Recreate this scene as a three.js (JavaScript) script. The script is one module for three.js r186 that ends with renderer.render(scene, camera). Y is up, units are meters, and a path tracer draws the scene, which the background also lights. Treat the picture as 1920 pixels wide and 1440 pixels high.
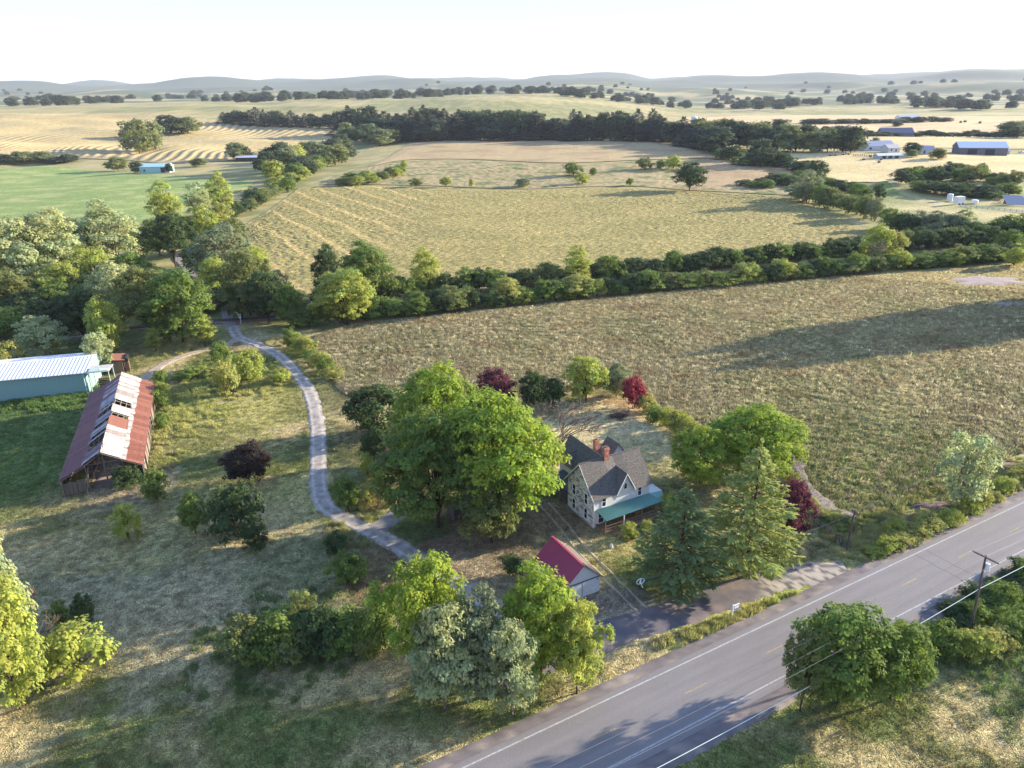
import * as THREE from 'three';
import { mergeGeometries } from 'three/addons/utils/BufferGeometryUtils.js';
import { createNoise2D } from 'simplex-noise';

// ---------------------------------------------------------------- camera, sky, sun, exposure
const scene = new THREE.Scene();
const FOCAL = 1380, CAM_H = 61, HORIZON = 165, ROLL = THREE.MathUtils.degToRad(1);   // surveyed from the road markings and the house
const PITCH = Math.atan((720 - HORIZON) / FOCAL);
const camera = new THREE.PerspectiveCamera(2 * Math.atan(720 / FOCAL) * 180 / Math.PI, 4 / 3, 1, 40000);
camera.position.set(0, CAM_H, 0);
camera.rotation.set(-PITCH, 0, 0);
camera.rotateZ(-ROLL);
camera.updateMatrixWorld();

const SUN_EL = THREE.MathUtils.degToRad(14.5), SUN_AZ = THREE.MathUtils.degToRad(-20);
const sunDir = new THREE.Vector3(Math.cos(SUN_EL) * Math.cos(SUN_AZ), Math.sin(SUN_EL), Math.cos(SUN_EL) * Math.sin(SUN_AZ));
const sun = new THREE.DirectionalLight(new THREE.Color().setRGB(1, 0.875, 0.69), 5);
sun.position.copy(sunDir).multiplyScalar(600).add(new THREE.Vector3(0, 0, -150));
sun.target.position.set(0, 0, -150);
sun.castShadow = true;
sun.shadow.radius = 1.2;
sun.shadow.mapSize.set(4096, 4096);
Object.assign(sun.shadow.camera, { left: -350, right: 350, top: 350, bottom: -350, near: 10, far: 2000 });
scene.add(sun, sun.target);

{ // evening sky: clear blue overhead, pale haze low down, warmer round the sun
  const w = 512, h = 256, d = new Float32Array(w * h * 4), v = new THREE.Vector3();
  for (let j = 0; j < h; j++) for (let i = 0; i < w; i++) {
    const el = ((j + 0.5) / h - 0.5) * Math.PI, az = ((i + 0.5) / w - 0.5) * 2 * Math.PI;
    v.set(Math.cos(el) * Math.cos(az), Math.sin(el), Math.cos(el) * Math.sin(az));
    const up = Math.max(0, v.y), k = Math.exp(-up * 4.2), c = Math.max(0, v.dot(sunDir)), glow = 0.5 * Math.pow(c, 6) + 0.9 * Math.pow(c, 40);
    const o = (j * w + i) * 4;
    d[o] = 0.24 + 0.62 * k + glow * 0.9; d[o + 1] = 0.42 + 0.48 * k + glow * 0.72; d[o + 2] = 0.90 + 0.10 * k + glow * 0.45; d[o + 3] = 1;
  }
  const sky = new THREE.DataTexture(d, w, h, THREE.RGBAFormat, THREE.FloatType);
  sky.mapping = THREE.EquirectangularReflectionMapping; sky.magFilter = THREE.LinearFilter; sky.needsUpdate = true;
  scene.background = sky; scene.environment = sky;
  scene.backgroundIntensity = scene.environmentIntensity = 0.5;
}
const renderer = new THREE.WebGLRenderer({ antialias: true });
renderer.toneMapping = THREE.LinearToneMapping;
renderer.toneMappingExposure = 2.85;
renderer.shadowMap.enabled = true;
scene.fog = new THREE.FogExp2(new THREE.Color(0.72, 0.80, 0.92), 0.00005);

// ---------------------------------------------------------------- helpers
function rng(seed) { let s = seed >>> 0; return () => { s = (s + 0x6D2B79F5) >>> 0; let t = s; t = Math.imul(t ^ (t >>> 15), t | 1); t ^= t + Math.imul(t ^ (t >>> 7), t | 61); return ((t ^ (t >>> 14)) >>> 0) / 4294967296; }; }
const nz = createNoise2D(rng(11)), nz2 = createNoise2D(rng(23));
const clamp = (x, a, b) => Math.min(b, Math.max(a, x)), lerp = (a, b, t) => a + (b - a) * t;
const sm = (a, b, x) => { const t = clamp((x - a) / (b - a), 0, 1); return t * t * (3 - 2 * t); };
const fbm = (x, z, o = 3) => { let s = 0, a = 0.5, f = 1; for (let i = 0; i < o; i++) { s += a * nz(x * f, z * f); a *= 0.5; f *= 2.03; } return s; };
const mixc = (a, b, t) => [lerp(a[0], b[0], t), lerp(a[1], b[1], t), lerp(a[2], b[2], t)];

// the lie of the land, metres above the farm
function land(x, z) {
  const d = Math.hypot(x, z);
  let y = 0.35 * nz(x / 90 + 7, z / 90) * sm(60, 200, d) + 1.6 * nz(x / 340, z / 340 + 3) * sm(350, 800, d);
  y += 5 * sm(480, 640, -z - 0.12 * x) * sm(-260, -60, x) * (1 - sm(330, 560, x));                       // the terrace beyond the middle field
  y += 40 * sm(720, 1750, d) * (1 - sm(-330, 120, x + 0.18 * z));                                          // the hay hill
  y += 2.2 * nz(x / 130 + 40, z / 130) * sm(650, 900, d) * (1 - sm(-300, -60, x));
  y += 5.5 * Math.exp(-(((x - 232) / 46) ** 2 + ((z + 452) / 30) ** 2));                                   // the brushy knoll on the right
  y += 170 * sm(3600, 9000, d) * (0.62 + 0.38 * nz(x / 2600 + 2, z / 2600 + 5)) + 46 * sm(2200, 4200, d) * Math.max(0, nz(x / 1500, z / 1500));
  y -= 0.9 * Math.exp(-(((x - 44.5) * 0.9 + (z + 108) * 0.1) ** 2) / 3) * sm(-96, -100, z) * sm(-124, -118, z);   // dry ditch by the meadow corner
  return y;
}
const V3 = (x, y, z) => new THREE.Vector3(x, y, z);
function ray(px, py) { return V3((px - 960) / FOCAL, (720 - py) / FOCAL, -1).applyAxisAngle(V3(0, 0, 1), -ROLL).applyAxisAngle(V3(1, 0, 0), -PITCH); }
function at(px, py) {                                            // the point of the land surveyed at a mark of the photograph
  const d = ray(px, py); let t = 40, p = 40;
  const under = (t) => CAM_H + d.y * t < land(d.x * t, d.z * t);
  while (!under(t) && t < 9000) { p = t; t *= 1.012; }
  for (let i = 0; i < 24; i++) { const m = (p + t) / 2; if (under(m)) t = m; else p = m; }
  return V3(d.x * t, land(d.x * t, d.z * t), d.z * t);
}
const inv = new THREE.Matrix4().copy(camera.matrixWorld).invert();
const depthOf = (p) => -p.clone().applyMatrix4(inv).z;
const rowOf = (p) => { const q = p.clone().applyMatrix4(inv); return 720 - FOCAL * q.y / -q.z; };
function tall(p, py) { let a = 0.2, b = 60; for (let i = 0; i < 30; i++) { const m = (a + b) / 2; if (rowOf(V3(p.x, p.y + m, p.z)) > py) a = m; else b = m; } return a; }

const names = {};
function numbered(n) { const k = names[n] = (names[n] ?? -1) + 1; return k ? n + '_' + String(k).padStart(3, '0') : n; }
function shade(o) { o.traverse((m) => { if (m.isMesh) m.castShadow = m.receiveShadow = true; }); return o; }
function tag(o, label, category, group) { o.userData.label = label; o.userData.category = category; if (group) o.userData.group = group; return o; }
function thing(name, label, category, p, turn = 0, group) {
  const o = new THREE.Group(); o.name = numbered(name); o.position.copy(p); o.rotation.y = turn; scene.add(o);
  return tag(o, label, category, group);
}
function part(name, geo, mat, parent) { const m = new THREE.Mesh(geo, mat); m.name = name; m.castShadow = m.receiveShadow = true; parent.add(m); return m; }
function struct(name, geo, mat, kind = 'structure') { const m = new THREE.Mesh(geo, mat); m.name = numbered(name); m.userData.kind = kind; m.castShadow = m.receiveShadow = true; scene.add(m); return m; }
const box = (w, h, d, x = 0, y = 0, z = 0) => new THREE.BoxGeometry(w, h, d).translate(x, y, z);
function bar(a, b, r0, r1 = r0, n = 6) {                        // a tapered round bar from a to b
  const v = b.clone().sub(a), g = new THREE.CylinderGeometry(r1, r0, v.length(), n, 1);
  g.applyQuaternion(new THREE.Quaternion().setFromUnitVectors(V3(0, 1, 0), v.clone().normalize()));
  return g.translate((a.x + b.x) / 2, (a.y + b.y) / 2, (a.z + b.z) / 2);
}
function quads(list, uvs = 1) {                                  // flat polygons (3 or 4 corners) with uv in metres
  const pos = [], uv = [];
  for (const q of list) {
    const p = q.map((c) => V3(...c)), e = p[1].clone().sub(p[0]).normalize(), n = e.clone().cross(p[p.length - 1].clone().sub(p[0])).normalize(), f = n.clone().cross(e);
    for (const [i, j, k] of p.length === 4 ? [[0, 1, 2], [0, 2, 3]] : [[0, 1, 2]]) for (const t of [i, j, k]) {
      pos.push(p[t].x, p[t].y, p[t].z); const r = p[t].clone().sub(p[0]); uv.push(r.dot(e) / uvs, r.dot(f) / uvs);
    }
  }
  const g = new THREE.BufferGeometry(); g.setAttribute('position', new THREE.Float32BufferAttribute(pos, 3)); g.setAttribute('uv', new THREE.Float32BufferAttribute(uv, 2)); g.computeVertexNormals();
  return g;
}
function slab(poly, t, uvs = 1) {                                // a flat polygon (3 or 4 corners) given thickness t below it
  const p = poly.map((c) => V3(...c)), n = p[1].clone().sub(p[0]).cross(p[p.length - 1].clone().sub(p[0])).normalize().multiplyScalar(-t), q = p.map((c) => c.clone().add(n)), L = [poly, q.map((c) => c.toArray()).reverse()];
  for (let i = 0; i < p.length; i++) { const j = (i + 1) % p.length; L.push([p[i].toArray(), q[i].toArray(), q[j].toArray(), p[j].toArray()]); }
  return quads(L, uvs);
}

// ---------------------------------------------------------------- textures: what surfaces are made of
function tex(n, fn, srgb = true) {
  const d = new Uint8Array(n * n * 4);
  for (let j = 0; j < n; j++) for (let i = 0; i < n; i++) { const c = fn(i, j), o = (j * n + i) * 4; d[o] = clamp(c[0], 0, 255); d[o + 1] = clamp(c[1], 0, 255); d[o + 2] = clamp(c[2], 0, 255); d[o + 3] = 255; }
  return finish(d, n, srgb);
}
function finish(d, n, srgb) {
  const t = new THREE.DataTexture(d, n, n); t.wrapS = t.wrapT = THREE.RepeatWrapping; t.magFilter = THREE.LinearFilter; t.minFilter = THREE.LinearMipmapLinearFilter; t.generateMipmaps = true;
  if (srgb) t.colorSpace = THREE.SRGBColorSpace; t.needsUpdate = true; return t;
}
function strokes(n, seed, base, cols, count, len, ang, spread, wide = 1) {   // blades and straws lying over one another
  const d = new Uint8Array(n * n * 4), r = rng(seed);
  for (let i = 0; i < n * n; i++) { const k = 0.85 + 0.3 * r(); for (let c = 0; c < 3; c++) d[i * 4 + c] = base[c] * k; d[i * 4 + 3] = 255; }
  for (let s = 0; s < count; s++) {
    const x = r() * n, y = r() * n, a = ang + (r() - 0.5) * spread, l = len * (0.4 + r()), c = cols[Math.floor(r() * cols.length)], k = 0.8 + 0.4 * r(), dx = Math.cos(a), dy = Math.sin(a), w = 1 + Math.floor(r() * wide);
    for (let t = 0; t < l; t++) for (let q = 0; q < w; q++) {
      const o = ((((Math.floor(y + dy * t - dx * q) % n) + n) % n) * n + (((Math.floor(x + dx * t + dy * q) % n) + n) % n)) * 4;
      for (let e = 0; e < 3; e++) d[o + e] = clamp(c[e] * k, 0, 255);
    }
  }
  return finish(d, n, true);
}
const T = {
  grass: strokes(1024, 1, [178, 176, 160], [[225, 220, 200], [150, 160, 130], [240, 230, 205], [120, 128, 100], [205, 205, 180]], 60000, 16, 0.5, 6.3, 2),
  hay: strokes(1024, 2, [188, 178, 150], [[232, 222, 196], [158, 152, 118], [245, 236, 212], [134, 126, 92], [180, 186, 140], [210, 196, 160]], 52000, 24, 0.1, 1.9, 3),
  gravel: (() => { const r = rng(5); return tex(512, () => { const k = 150 + 100 * r(); return [k, k * 0.985, k * 0.97]; }); })(),
  asphalt: (() => { const r = rng(6); return tex(512, () => { const k = 195 + 60 * (r() - 0.5) * (r() < 0.1 ? 2.4 : 1); return [k, k * 0.99, k * 0.97]; }); })(),
  shingle: (() => { const r = rng(7), t = Array.from({ length: 4096 }, () => 150 + 90 * r()); return tex(512, (i, j) => { const row = j >> 3, k = t[(((i + (row % 2) * 9) >> 4) + row * 37) % 4096] * (j % 8 < 1 ? 0.8 : 1) * (0.9 + 0.2 * r()); return [k, k, k]; }); })(),
  shingleBump: tex(512, (i, j) => { const k = 255 * (j % 8) / 8; return [k, k, k]; }, false),
  lap: tex(256, (i, j) => { const k = 255 * (1 - (j % 16) / 16); return [k, k, k]; }, false),
  paint: (() => { const r = rng(8); return tex(256, (i, j) => { const k = 236 + 14 * nz(i / 40, j / 12) + 8 * (r() - 0.5); return [k, k, k * 0.99]; }); })(),
  peeled: (() => {                                               // white paint peeled off the weather boards in long patches
    const r = rng(9); return tex(512, (i, j) => {
      const row = j >> 4, p = 0.9 * nz(i / 150 + row * 3.7, row * 0.9) + 0.2 * nz(i / 40, row * 2.3) + 0.45 * nz2(i / 220, j / 120), bare = p > 0.26 && j % 16 > 3;
      const k = bare ? 84 + 50 * r() : 240 + 12 * r(); return bare ? [k, k * 0.98, k * 1.0] : [k, k, k];
    });
  })(),
  wood: (() => { const r = rng(10); return tex(256, (i, j) => { const b = i >> 5, k = 170 + 46 * nz(i / 3 + b * 9, j / 70) + 26 * nz(b * 5.3, 1) + 14 * (r() - 0.5); return [k, k * 0.97, k * 0.93].map((x) => x * (i % 32 < 1 ? 0.5 : 1)); }); })(),
  bark: (() => { const r = rng(12); return tex(128, (i, j) => { const k = 150 + 70 * nz(i / 6, j / 30) + 30 * (r() - 0.5); return [k, k * 0.95, k * 0.9]; }); })(),
  rust: (() => { const r = rng(13); return tex(512, (i, j) => { const p = fbm(i / 90, j / 40, 4), k = 200 + 60 * p + 18 * (r() - 0.5); const pale = fbm(i / 25 + 9, j / 70 + 3, 3) > 0.42; return pale ? [238, 228, 220] : [k, k * 0.92, k * 0.9]; }); })(),
  galv: (() => { const r = rng(14); return tex(512, (i, j) => { const p = fbm(i / 60 + 5, j / 90, 4), k = 226 + 22 * p + 10 * (r() - 0.5); const st = fbm(i / 16, j / 120 + 8, 3) > 0.24; return st ? [k * 0.72, k * 0.58, k * 0.5] : [k, k * 0.99, k * 0.98]; }); })(),
  brick: (() => { const r = rng(15), t = Array.from({ length: 999 }, () => 0.75 + 0.5 * r()); return tex(256, (i, j) => { const row = j >> 4, c = (i + (row % 2) * 16) >> 5, m = j % 16 < 2 || (i + (row % 2) * 16) % 32 < 2, k = t[(row * 31 + c) % 999]; return m ? [190, 180, 170] : [190 * k, 112 * k, 88 * k]; }); })(),
  leafy: (() => { const r = rng(16); return tex(64, () => { const k = 225 + 60 * (r() - 0.5); return [k, k, k]; }); })(),
};
const lin = (r, g, b) => new THREE.Color().setRGB(r, g, b);
const M = (c, o = {}) => new THREE.MeshStandardMaterial({ color: c, roughness: 0.95, side: THREE.DoubleSide, ...o });
const rep = (t, x, y = x) => { const c = t.clone(); c.repeat.set(x, y); c.needsUpdate = true; return c; };
// ---------------------------------------------------------------- ground and fields
function sheet(nu, nv, f, tint) {                                // a grid of points f(u, v) with colours tint(x, z)
  const n = (nu + 1) * (nv + 1), pos = new Float32Array(n * 3), uv = new Float32Array(n * 2), col = new Float32Array(n * 3), idx = [];
  for (let j = 0, k = 0; j <= nv; j++) for (let i = 0; i <= nu; i++, k++) {
    const p = f(i / nu, j / nv), c = tint(p[0], p[2], i / nu, j / nv);
    pos.set(p, k * 3); uv[k * 2] = p[0] / 40; uv[k * 2 + 1] = -p[2] / 40; col.set(c, k * 3);
    if (i < nu && j < nv) { const a = k, b = k + 1, c2 = k + nu + 1, d = c2 + 1; idx.push(a, b, d, a, d, c2); }
  }
  const g = new THREE.BufferGeometry();
  g.setAttribute('position', new THREE.BufferAttribute(pos, 3)); g.setAttribute('uv', new THREE.BufferAttribute(uv, 2)); g.setAttribute('color', new THREE.BufferAttribute(col, 3));
  g.setIndex(idx); g.computeVertexNormals();
  return g;
}
function line(pts) {                                             // a smooth line through surveyed marks, by length
  const c = new THREE.CatmullRomCurve3(pts.map(([x, y]) => at(x, y)), false, 'centripetal'), n = 160, s = c.getSpacedPoints(n);
  const f = (u) => { const k = clamp(u, 0, 1) * n, i = Math.min(n - 1, Math.floor(k)); return s[i].clone().lerp(s[i + 1], k - i); };
  f.len = c.getLength();
  return f;
}
function field(name, near, far, step, tint, mat, lift, relief = () => 0) {
  const a = line(near), b = line(far), nu = Math.round(Math.max(a.len, b.len) / step), nv = Math.round(Math.max(a(0).distanceTo(b(0)), a(1).distanceTo(b(1)), a(0.5).distanceTo(b(0.5))) / step);
  const f = (u, v) => { const p = a(u), q = b(u), x = lerp(p.x, q.x, v), z = lerp(p.z, q.z, v), e = Math.min(1, Math.min(u, 1 - u) * 40, Math.min(v, 1 - v) * 25); return [x, land(x, z) + lift * (0.25 + 0.75 * e) + relief(x, z) * e, z]; };
  const m = struct(name, sheet(nu, nv, f, tint), mat);
  m.userData.area = undefined; delete m.userData.area;
  return { mesh: m, f, a, b };
}
// base colours of growth (linear)
const LUSH = [0.12, 0.185, 0.055], GREEN = [0.13, 0.19, 0.05], OLIVE = [0.21, 0.22, 0.075], STRAW = [0.46, 0.37, 0.205], PALE = [0.56, 0.47, 0.30], DIRT = [0.27, 0.20, 0.15], BROWN = [0.25, 0.18, 0.10], MUD = [0.30, 0.25, 0.22], TAN = [0.42, 0.34, 0.18];
const vc = (map, o = {}) => new THREE.MeshStandardMaterial({ color: lin(1.75, 1.75, 1.75), map, vertexColors: true, roughness: 1, side: THREE.DoubleSide, ...o });
const bumped = (t, s) => ({ bumpMap: t, bumpScale: s });
const groundMat = vc(T.grass, { color: lin(1.75, 1.75, 1.75), ...bumped(T.grass, 0.14) }), hayMat = vc(T.hay, { color: lin(1.6, 1.56, 1.42), ...bumped(T.hay, 0.22) }), farMat = vc(T.hay);

const tuned = (x, z) => { const a = fbm(x / 26, z / 26, 4), b = nz2(x / 5, z / 5); return mixc(mixc(OLIVE, STRAW, sm(-0.25, 0.35, a)), GREEN, sm(0.1, 0.8, -a * 0.8 + b * 0.35)); };
{ // one sheet to the horizon, finer near the farm
  const k = 420, warp = (t) => { const s = (t * 2 - 1); return 16000 * Math.sinh(s * 5.6) / Math.sinh(5.6); };
  struct('ground', sheet(k, k, (u, v) => { const x = warp(u), z = -150 - warp(v); return [x, land(x, z) - 0.12 - 0.0004 * Math.hypot(x, z + 150), z]; },
    (x, z) => { const d = Math.hypot(x, z); const a = nz(x / 420 + 3, z / 300), t = tuned(x, z); return d > 2400 ? mixc(mixc([0.09, 0.13, 0.06], STRAW, sm(0.1, 0.45, a)), [0.07, 0.10, 0.06], sm(3600, 6000, d)) : d > 600 ? mixc(t, a > 0 ? STRAW : OLIVE, 0.5) : t; }), vc(T.grass));
}
// patches of growth on the farm's own ground, as surveyed: [mark x, mark y, radius m, colour, strength]
const patches = [
  [60, 830, 24, LUSH, 1], [120, 880, 15, LUSH, 0.9], [30, 900, 12, GREEN, 0.8], [60, 770, 14, LUSH, 0.8],
  [330, 830, 16, STRAW, 0.35], [400, 790, 15, [0.40, 0.37, 0.13], 0.75], [480, 760, 12, [0.40, 0.37, 0.13], 0.7], [330, 760, 12, [0.30, 0.32, 0.1], 0.8], [420, 700, 12, GREEN, 0.75], [480, 690, 8, GREEN, 0.7],
  [380, 870, 14, OLIVE, 0.6], [540, 860, 7, OLIVE, 0.7], [300, 905, 8, GREEN, 0.7], [400, 905, 8, GREEN, 0.6],
  [225, 920, 9, MUD, 0.7], [205, 880, 6, DIRT, 1], [200, 905, 5, MUD, 0.9], [150, 940, 8, [0.4, 0.31, 0.2], 0.7], [330, 940, 9, STRAW, 0.45], [90, 955, 7, OLIVE, 0.6],
  [250, 1060, 16, [0.34, 0.31, 0.20], 0.75], [420, 1050, 16, [0.38, 0.33, 0.22], 0.8], [520, 1090, 14, [0.44, 0.38, 0.26], 0.75], [330, 1130, 13, [0.24, 0.26, 0.12], 0.6], [220, 1120, 13, [0.36, 0.33, 0.22], 0.7], [430, 1120, 9, [0.40, 0.35, 0.24], 0.7], [300, 1190, 12, [0.40, 0.35, 0.23], 0.7], [560, 1060, 9, GREEN, 0.5], [420, 1180, 12, [0.38, 0.32, 0.2], 0.5],
  [680, 900, 8, GREEN, 0.6], [715, 925, 4.5, [0.5, 0.38, 0.17], 0.95], [740, 930, 3.5, [0.5, 0.38, 0.17], 0.95], [760, 915, 3, [0.5, 0.38, 0.17], 0.8], [640, 830, 9, [0.17, 0.18, 0.09], 0.7], [620, 750, 8, [0.28, 0.25, 0.13], 0.6],
  [870, 1050, 11, [0.34, 0.25, 0.18], 0.9], [830, 1010, 8, DIRT, 0.7], [960, 1030, 7, [0.3, 0.24, 0.16], 0.8], [790, 990, 4, GREEN, 0.8], [700, 1080, 6, BROWN, 0.7], [730, 1120, 5, BROWN, 0.7], [900, 1090, 8, [0.4, 0.32, 0.22], 0.6],
  [1060, 1000, 6, [0.34, 0.29, 0.17], 0.7], [1030, 970, 7, DIRT, 0.8], [1190, 1045, 6, [0.44, 0.37, 0.16], 0.95], [1220, 1075, 6, [0.4, 0.35, 0.14], 0.9], [1150, 1060, 3, OLIVE, 0.6], [1260, 1090, 6, GREEN, 0.7], [1210, 1100, 4, GREEN, 0.6],
  [1120, 830, 12, PALE, 1], [1180, 800, 13, PALE, 1], [1230, 860, 12, [0.47, 0.41, 0.24], 0.95], [1150, 765, 8, [0.48, 0.33, 0.2], 0.9], [1090, 790, 9, PALE, 0.9], [1160, 780, 2, [0.13, 0.09, 0.07], 1], [1250, 920, 9, OLIVE, 0.6],
  [1530, 1030, 6, [0.32, 0.29, 0.16], 0.8], [1460, 1060, 6, OLIVE, 0.6], [1400, 1160, 6, [0.42, 0.38, 0.14], 0.9], [1470, 1120, 5, [0.30, 0.34, 0.09], 0.9], [1320, 1190, 6, [0.36, 0.36, 0.12], 0.8], [1640, 1030, 7, [0.4, 0.37, 0.16], 0.8], [1180, 1150, 5, MUD, 0.8], [1130, 1130, 4, MUD, 0.6],
  [1750, 1000, 8, [0.42, 0.36, 0.18], 0.8], [1860, 940, 8, [0.42, 0.36, 0.18], 0.8], [1800, 1180, 12, LUSH, 0.8], [1890, 1110, 10, LUSH, 0.8],
  [440, 640, 6, MUD, 0.7], [300, 660, 8, [0.36, 0.33, 0.14], 0.7], [230, 640, 10, LUSH, 0.7], [120, 650, 14, LUSH, 0.8], [500, 640, 6, [0.4, 0.36, 0.22], 0.7], [560, 700, 6, STRAW, 0.5],
  [540, 920, 6, [0.42, 0.39, 0.16], 0.8], [560, 960, 5, [0.44, 0.39, 0.18], 0.8], [470, 985, 8, STRAW, 0.5], [300, 1010, 9, [0.36, 0.33, 0.14], 0.6], [180, 1015, 8, [0.38, 0.32, 0.15], 0.6],
].map(([x, y, r, c, s]) => { const p = at(x, y); return [p.x, p.z, r, c, s]; });
function yardTint(x, z) {
  let c = tuned(x, z);
  const w = nz(x / 3.1, z / 3.1) * 0.35 + nz2(x / 9, z / 9) * 0.3;
  for (const [px, pz, r, pc, s] of patches) { const d = Math.hypot(x - px, z - pz) / r; if (d < 1.7) c = mixc(c, pc, s * (1 - sm(0.55, 1.3, d + w))); }
  const k = 1 + 0.28 * nz(x / 1.7 + 5, z / 1.7) + 0.14 * nz2(x * 1.1, z * 1.1);
  return [c[0] * k, c[1] * k, c[2] * k];
}
const yardRelief = (x, z) => 0.09 * nz(x / 2.2, z / 2.2) + 0.06 * nz2(x / 0.9, z / 0.9);
const YX0 = -125, YX1 = 78, YZ0 = -38, YZ1 = -196;
struct('farm_ground', sheet(370, 290, (u, v) => { const x = lerp(YX0, YX1, u), z = lerp(YZ0, YZ1, v); return [x, land(x, z) + 0.03 + yardRelief(x, z) * 0.8, z]; }, yardTint), groundMat);

// tall lodged meadow in front of the hedgerow
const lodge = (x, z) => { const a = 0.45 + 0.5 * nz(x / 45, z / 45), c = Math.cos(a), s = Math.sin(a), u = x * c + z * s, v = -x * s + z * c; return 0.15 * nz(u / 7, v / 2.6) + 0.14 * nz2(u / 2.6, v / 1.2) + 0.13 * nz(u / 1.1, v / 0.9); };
const meadowTint = (x, z) => {
  const a = fbm(x / 34 + 2, z / 34, 3), b = lodge(x, z), e = nz2(x / 3.2, z / 1.6), g = Math.hypot(x - 62, z + 112);
  let c = mixc([0.38, 0.335, 0.19], [0.25, 0.255, 0.115], sm(-0.15, 0.5, a + 0.55 * e));
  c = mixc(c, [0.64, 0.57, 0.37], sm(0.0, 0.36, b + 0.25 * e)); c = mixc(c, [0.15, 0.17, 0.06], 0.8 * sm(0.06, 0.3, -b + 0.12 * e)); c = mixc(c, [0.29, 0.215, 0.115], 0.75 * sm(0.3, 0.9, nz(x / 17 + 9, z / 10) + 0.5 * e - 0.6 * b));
  c = mixc(c, [0.17, 0.23, 0.06], 0.75 * sm(40, 8, g) * sm(-0.5, 0.3, e));
  const k = 1 + 0.3 * nz(x / 1.1, z / 0.8); return [c[0] * k, c[1] * k, c[2] * k];
};
const meadow = field('meadow',
  [[596, 655], [625, 715], [665, 745], [760, 722], [870, 742], [960, 745], [1060, 735], [1150, 715], [1205, 745], [1250, 790], [1330, 850], [1420, 880], [1490, 890], [1520, 925], [1560, 962], [1620, 968], [1700, 948], [1760, 925], [1850, 872], [1920, 845], [2150, 760]],
  [[590, 632], [650, 614], [720, 603], [800, 594], [880, 586], [960, 578], [1050, 568], [1150, 558], [1250, 548], [1350, 538], [1440, 529], [1520, 523], [1600, 516], [1680, 510], [1750, 504], [1830, 497], [1920, 488], [2000, 481], [2100, 470], [2250, 458]], 0.42, meadowTint, hayMat, 0.28, lodge);
// bare wet patches in the meadow
for (const [x, y, rx, rz, dark] of [[1850, 528, 14, 8], [1890, 572, 7, 2.2], [820, 690, 4.4, 2.2], [780, 702, 3, 1.7], [705, 620, 3.6, 0.8], [1345, 628, 1.6, 0.7], [1752, 950, 4.5, 1.3, 1], [1895, 878, 6, 2.2, 1]]) {
  const p = at(x, y), w = (t) => 1 + 0.3 * nz(Math.cos(t) * 1.3 + x, Math.sin(t) * 1.3);
  struct('bare_mud', sheet(40, 6, (u, v) => { const t = u * Math.PI * 2, q = p.x + Math.cos(t) * rx * w(t) * v, s = p.z + Math.sin(t) * rz * w(t) * v; return [q, land(q, s) + 0.56 - 0.7 * v ** 4 + 0.05 * nz(q, s), s]; }, (x, z) => { const k = 1 + 0.25 * nz(x / 2, z / 1.2); return dark ? [0.17 * k, 0.115 * k, 0.10 * k] : [0.33 * k, 0.27 * k, 0.25 * k]; }), vc(T.gravel));
}
// middle field behind the hedgerow, with mower tracks at its left end
const midTint = (x, z) => {
  const a = fbm(x / 50, z / 30, 3), b = nz(x / 4.5, z / 1.3), e = nz2(x / 1.8, z / 0.9);
  let c = mixc([0.36, 0.335, 0.18], [0.28, 0.28, 0.135], sm(-0.3, 0.4, a + 0.4 * b)); c = mixc(c, [0.5, 0.445, 0.27], sm(0.2, 0.8, b + 0.3 * e)); c = mixc(c, [0.24, 0.22, 0.09], sm(0.35, 0.9, -b + 0.3 * e));
  const u = x * 0.86 - z * 0.5, tr = Math.abs(((u / 17 + 0.12 * nz(x / 60, z / 60)) % 1 + 1) % 1 - 0.5) * 17;
  if (x < -30) c = mixc(c, [0.58, 0.48, 0.28], 0.85 * sm(2.1, 1.0, tr) * sm(-30, -60, x));
  const k = 1 + 0.18 * nz(x / 2, z / 1.1); return [c[0] * k, c[1] * k, c[2] * k];
};
field('middle_field', [[455, 425], [475, 470], [540, 545], [640, 560], [800, 545], [1000, 530], [1200, 512], [1400, 496], [1560, 474], [1650, 440]], [[560, 352], [640, 348], [760, 350], [860, 354], [980, 356], [1100, 352], [1220, 354], [1330, 360], [1420, 365], [1490, 371]], 0.85, midTint, hayMat, 0.3, (x, z) => 0.3 * nz(x / 4.5, z / 1.4) + 0.12 * nz2(x / 1.7, z / 1.2));
// bright mown field far left
field('green_field', [[-420, 470], [-150, 440], [0, 425], [120, 415], [240, 430], [300, 415], [400, 375], [470, 350]], [[-420, 322], [-150, 312], [0, 313], [120, 313], [230, 322], [330, 330], [400, 338], [478, 342]], 2.2,
  (x, z) => { const a = fbm(x / 40, z / 30, 3), k = 1 + 0.1 * nz(x / 6, z / 6); return mixc([0.20, 0.30, 0.09], [0.33, 0.39, 0.16], sm(-0.2, 0.5, a)).map((v) => v * k); }, farMat, 0.3);
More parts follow.
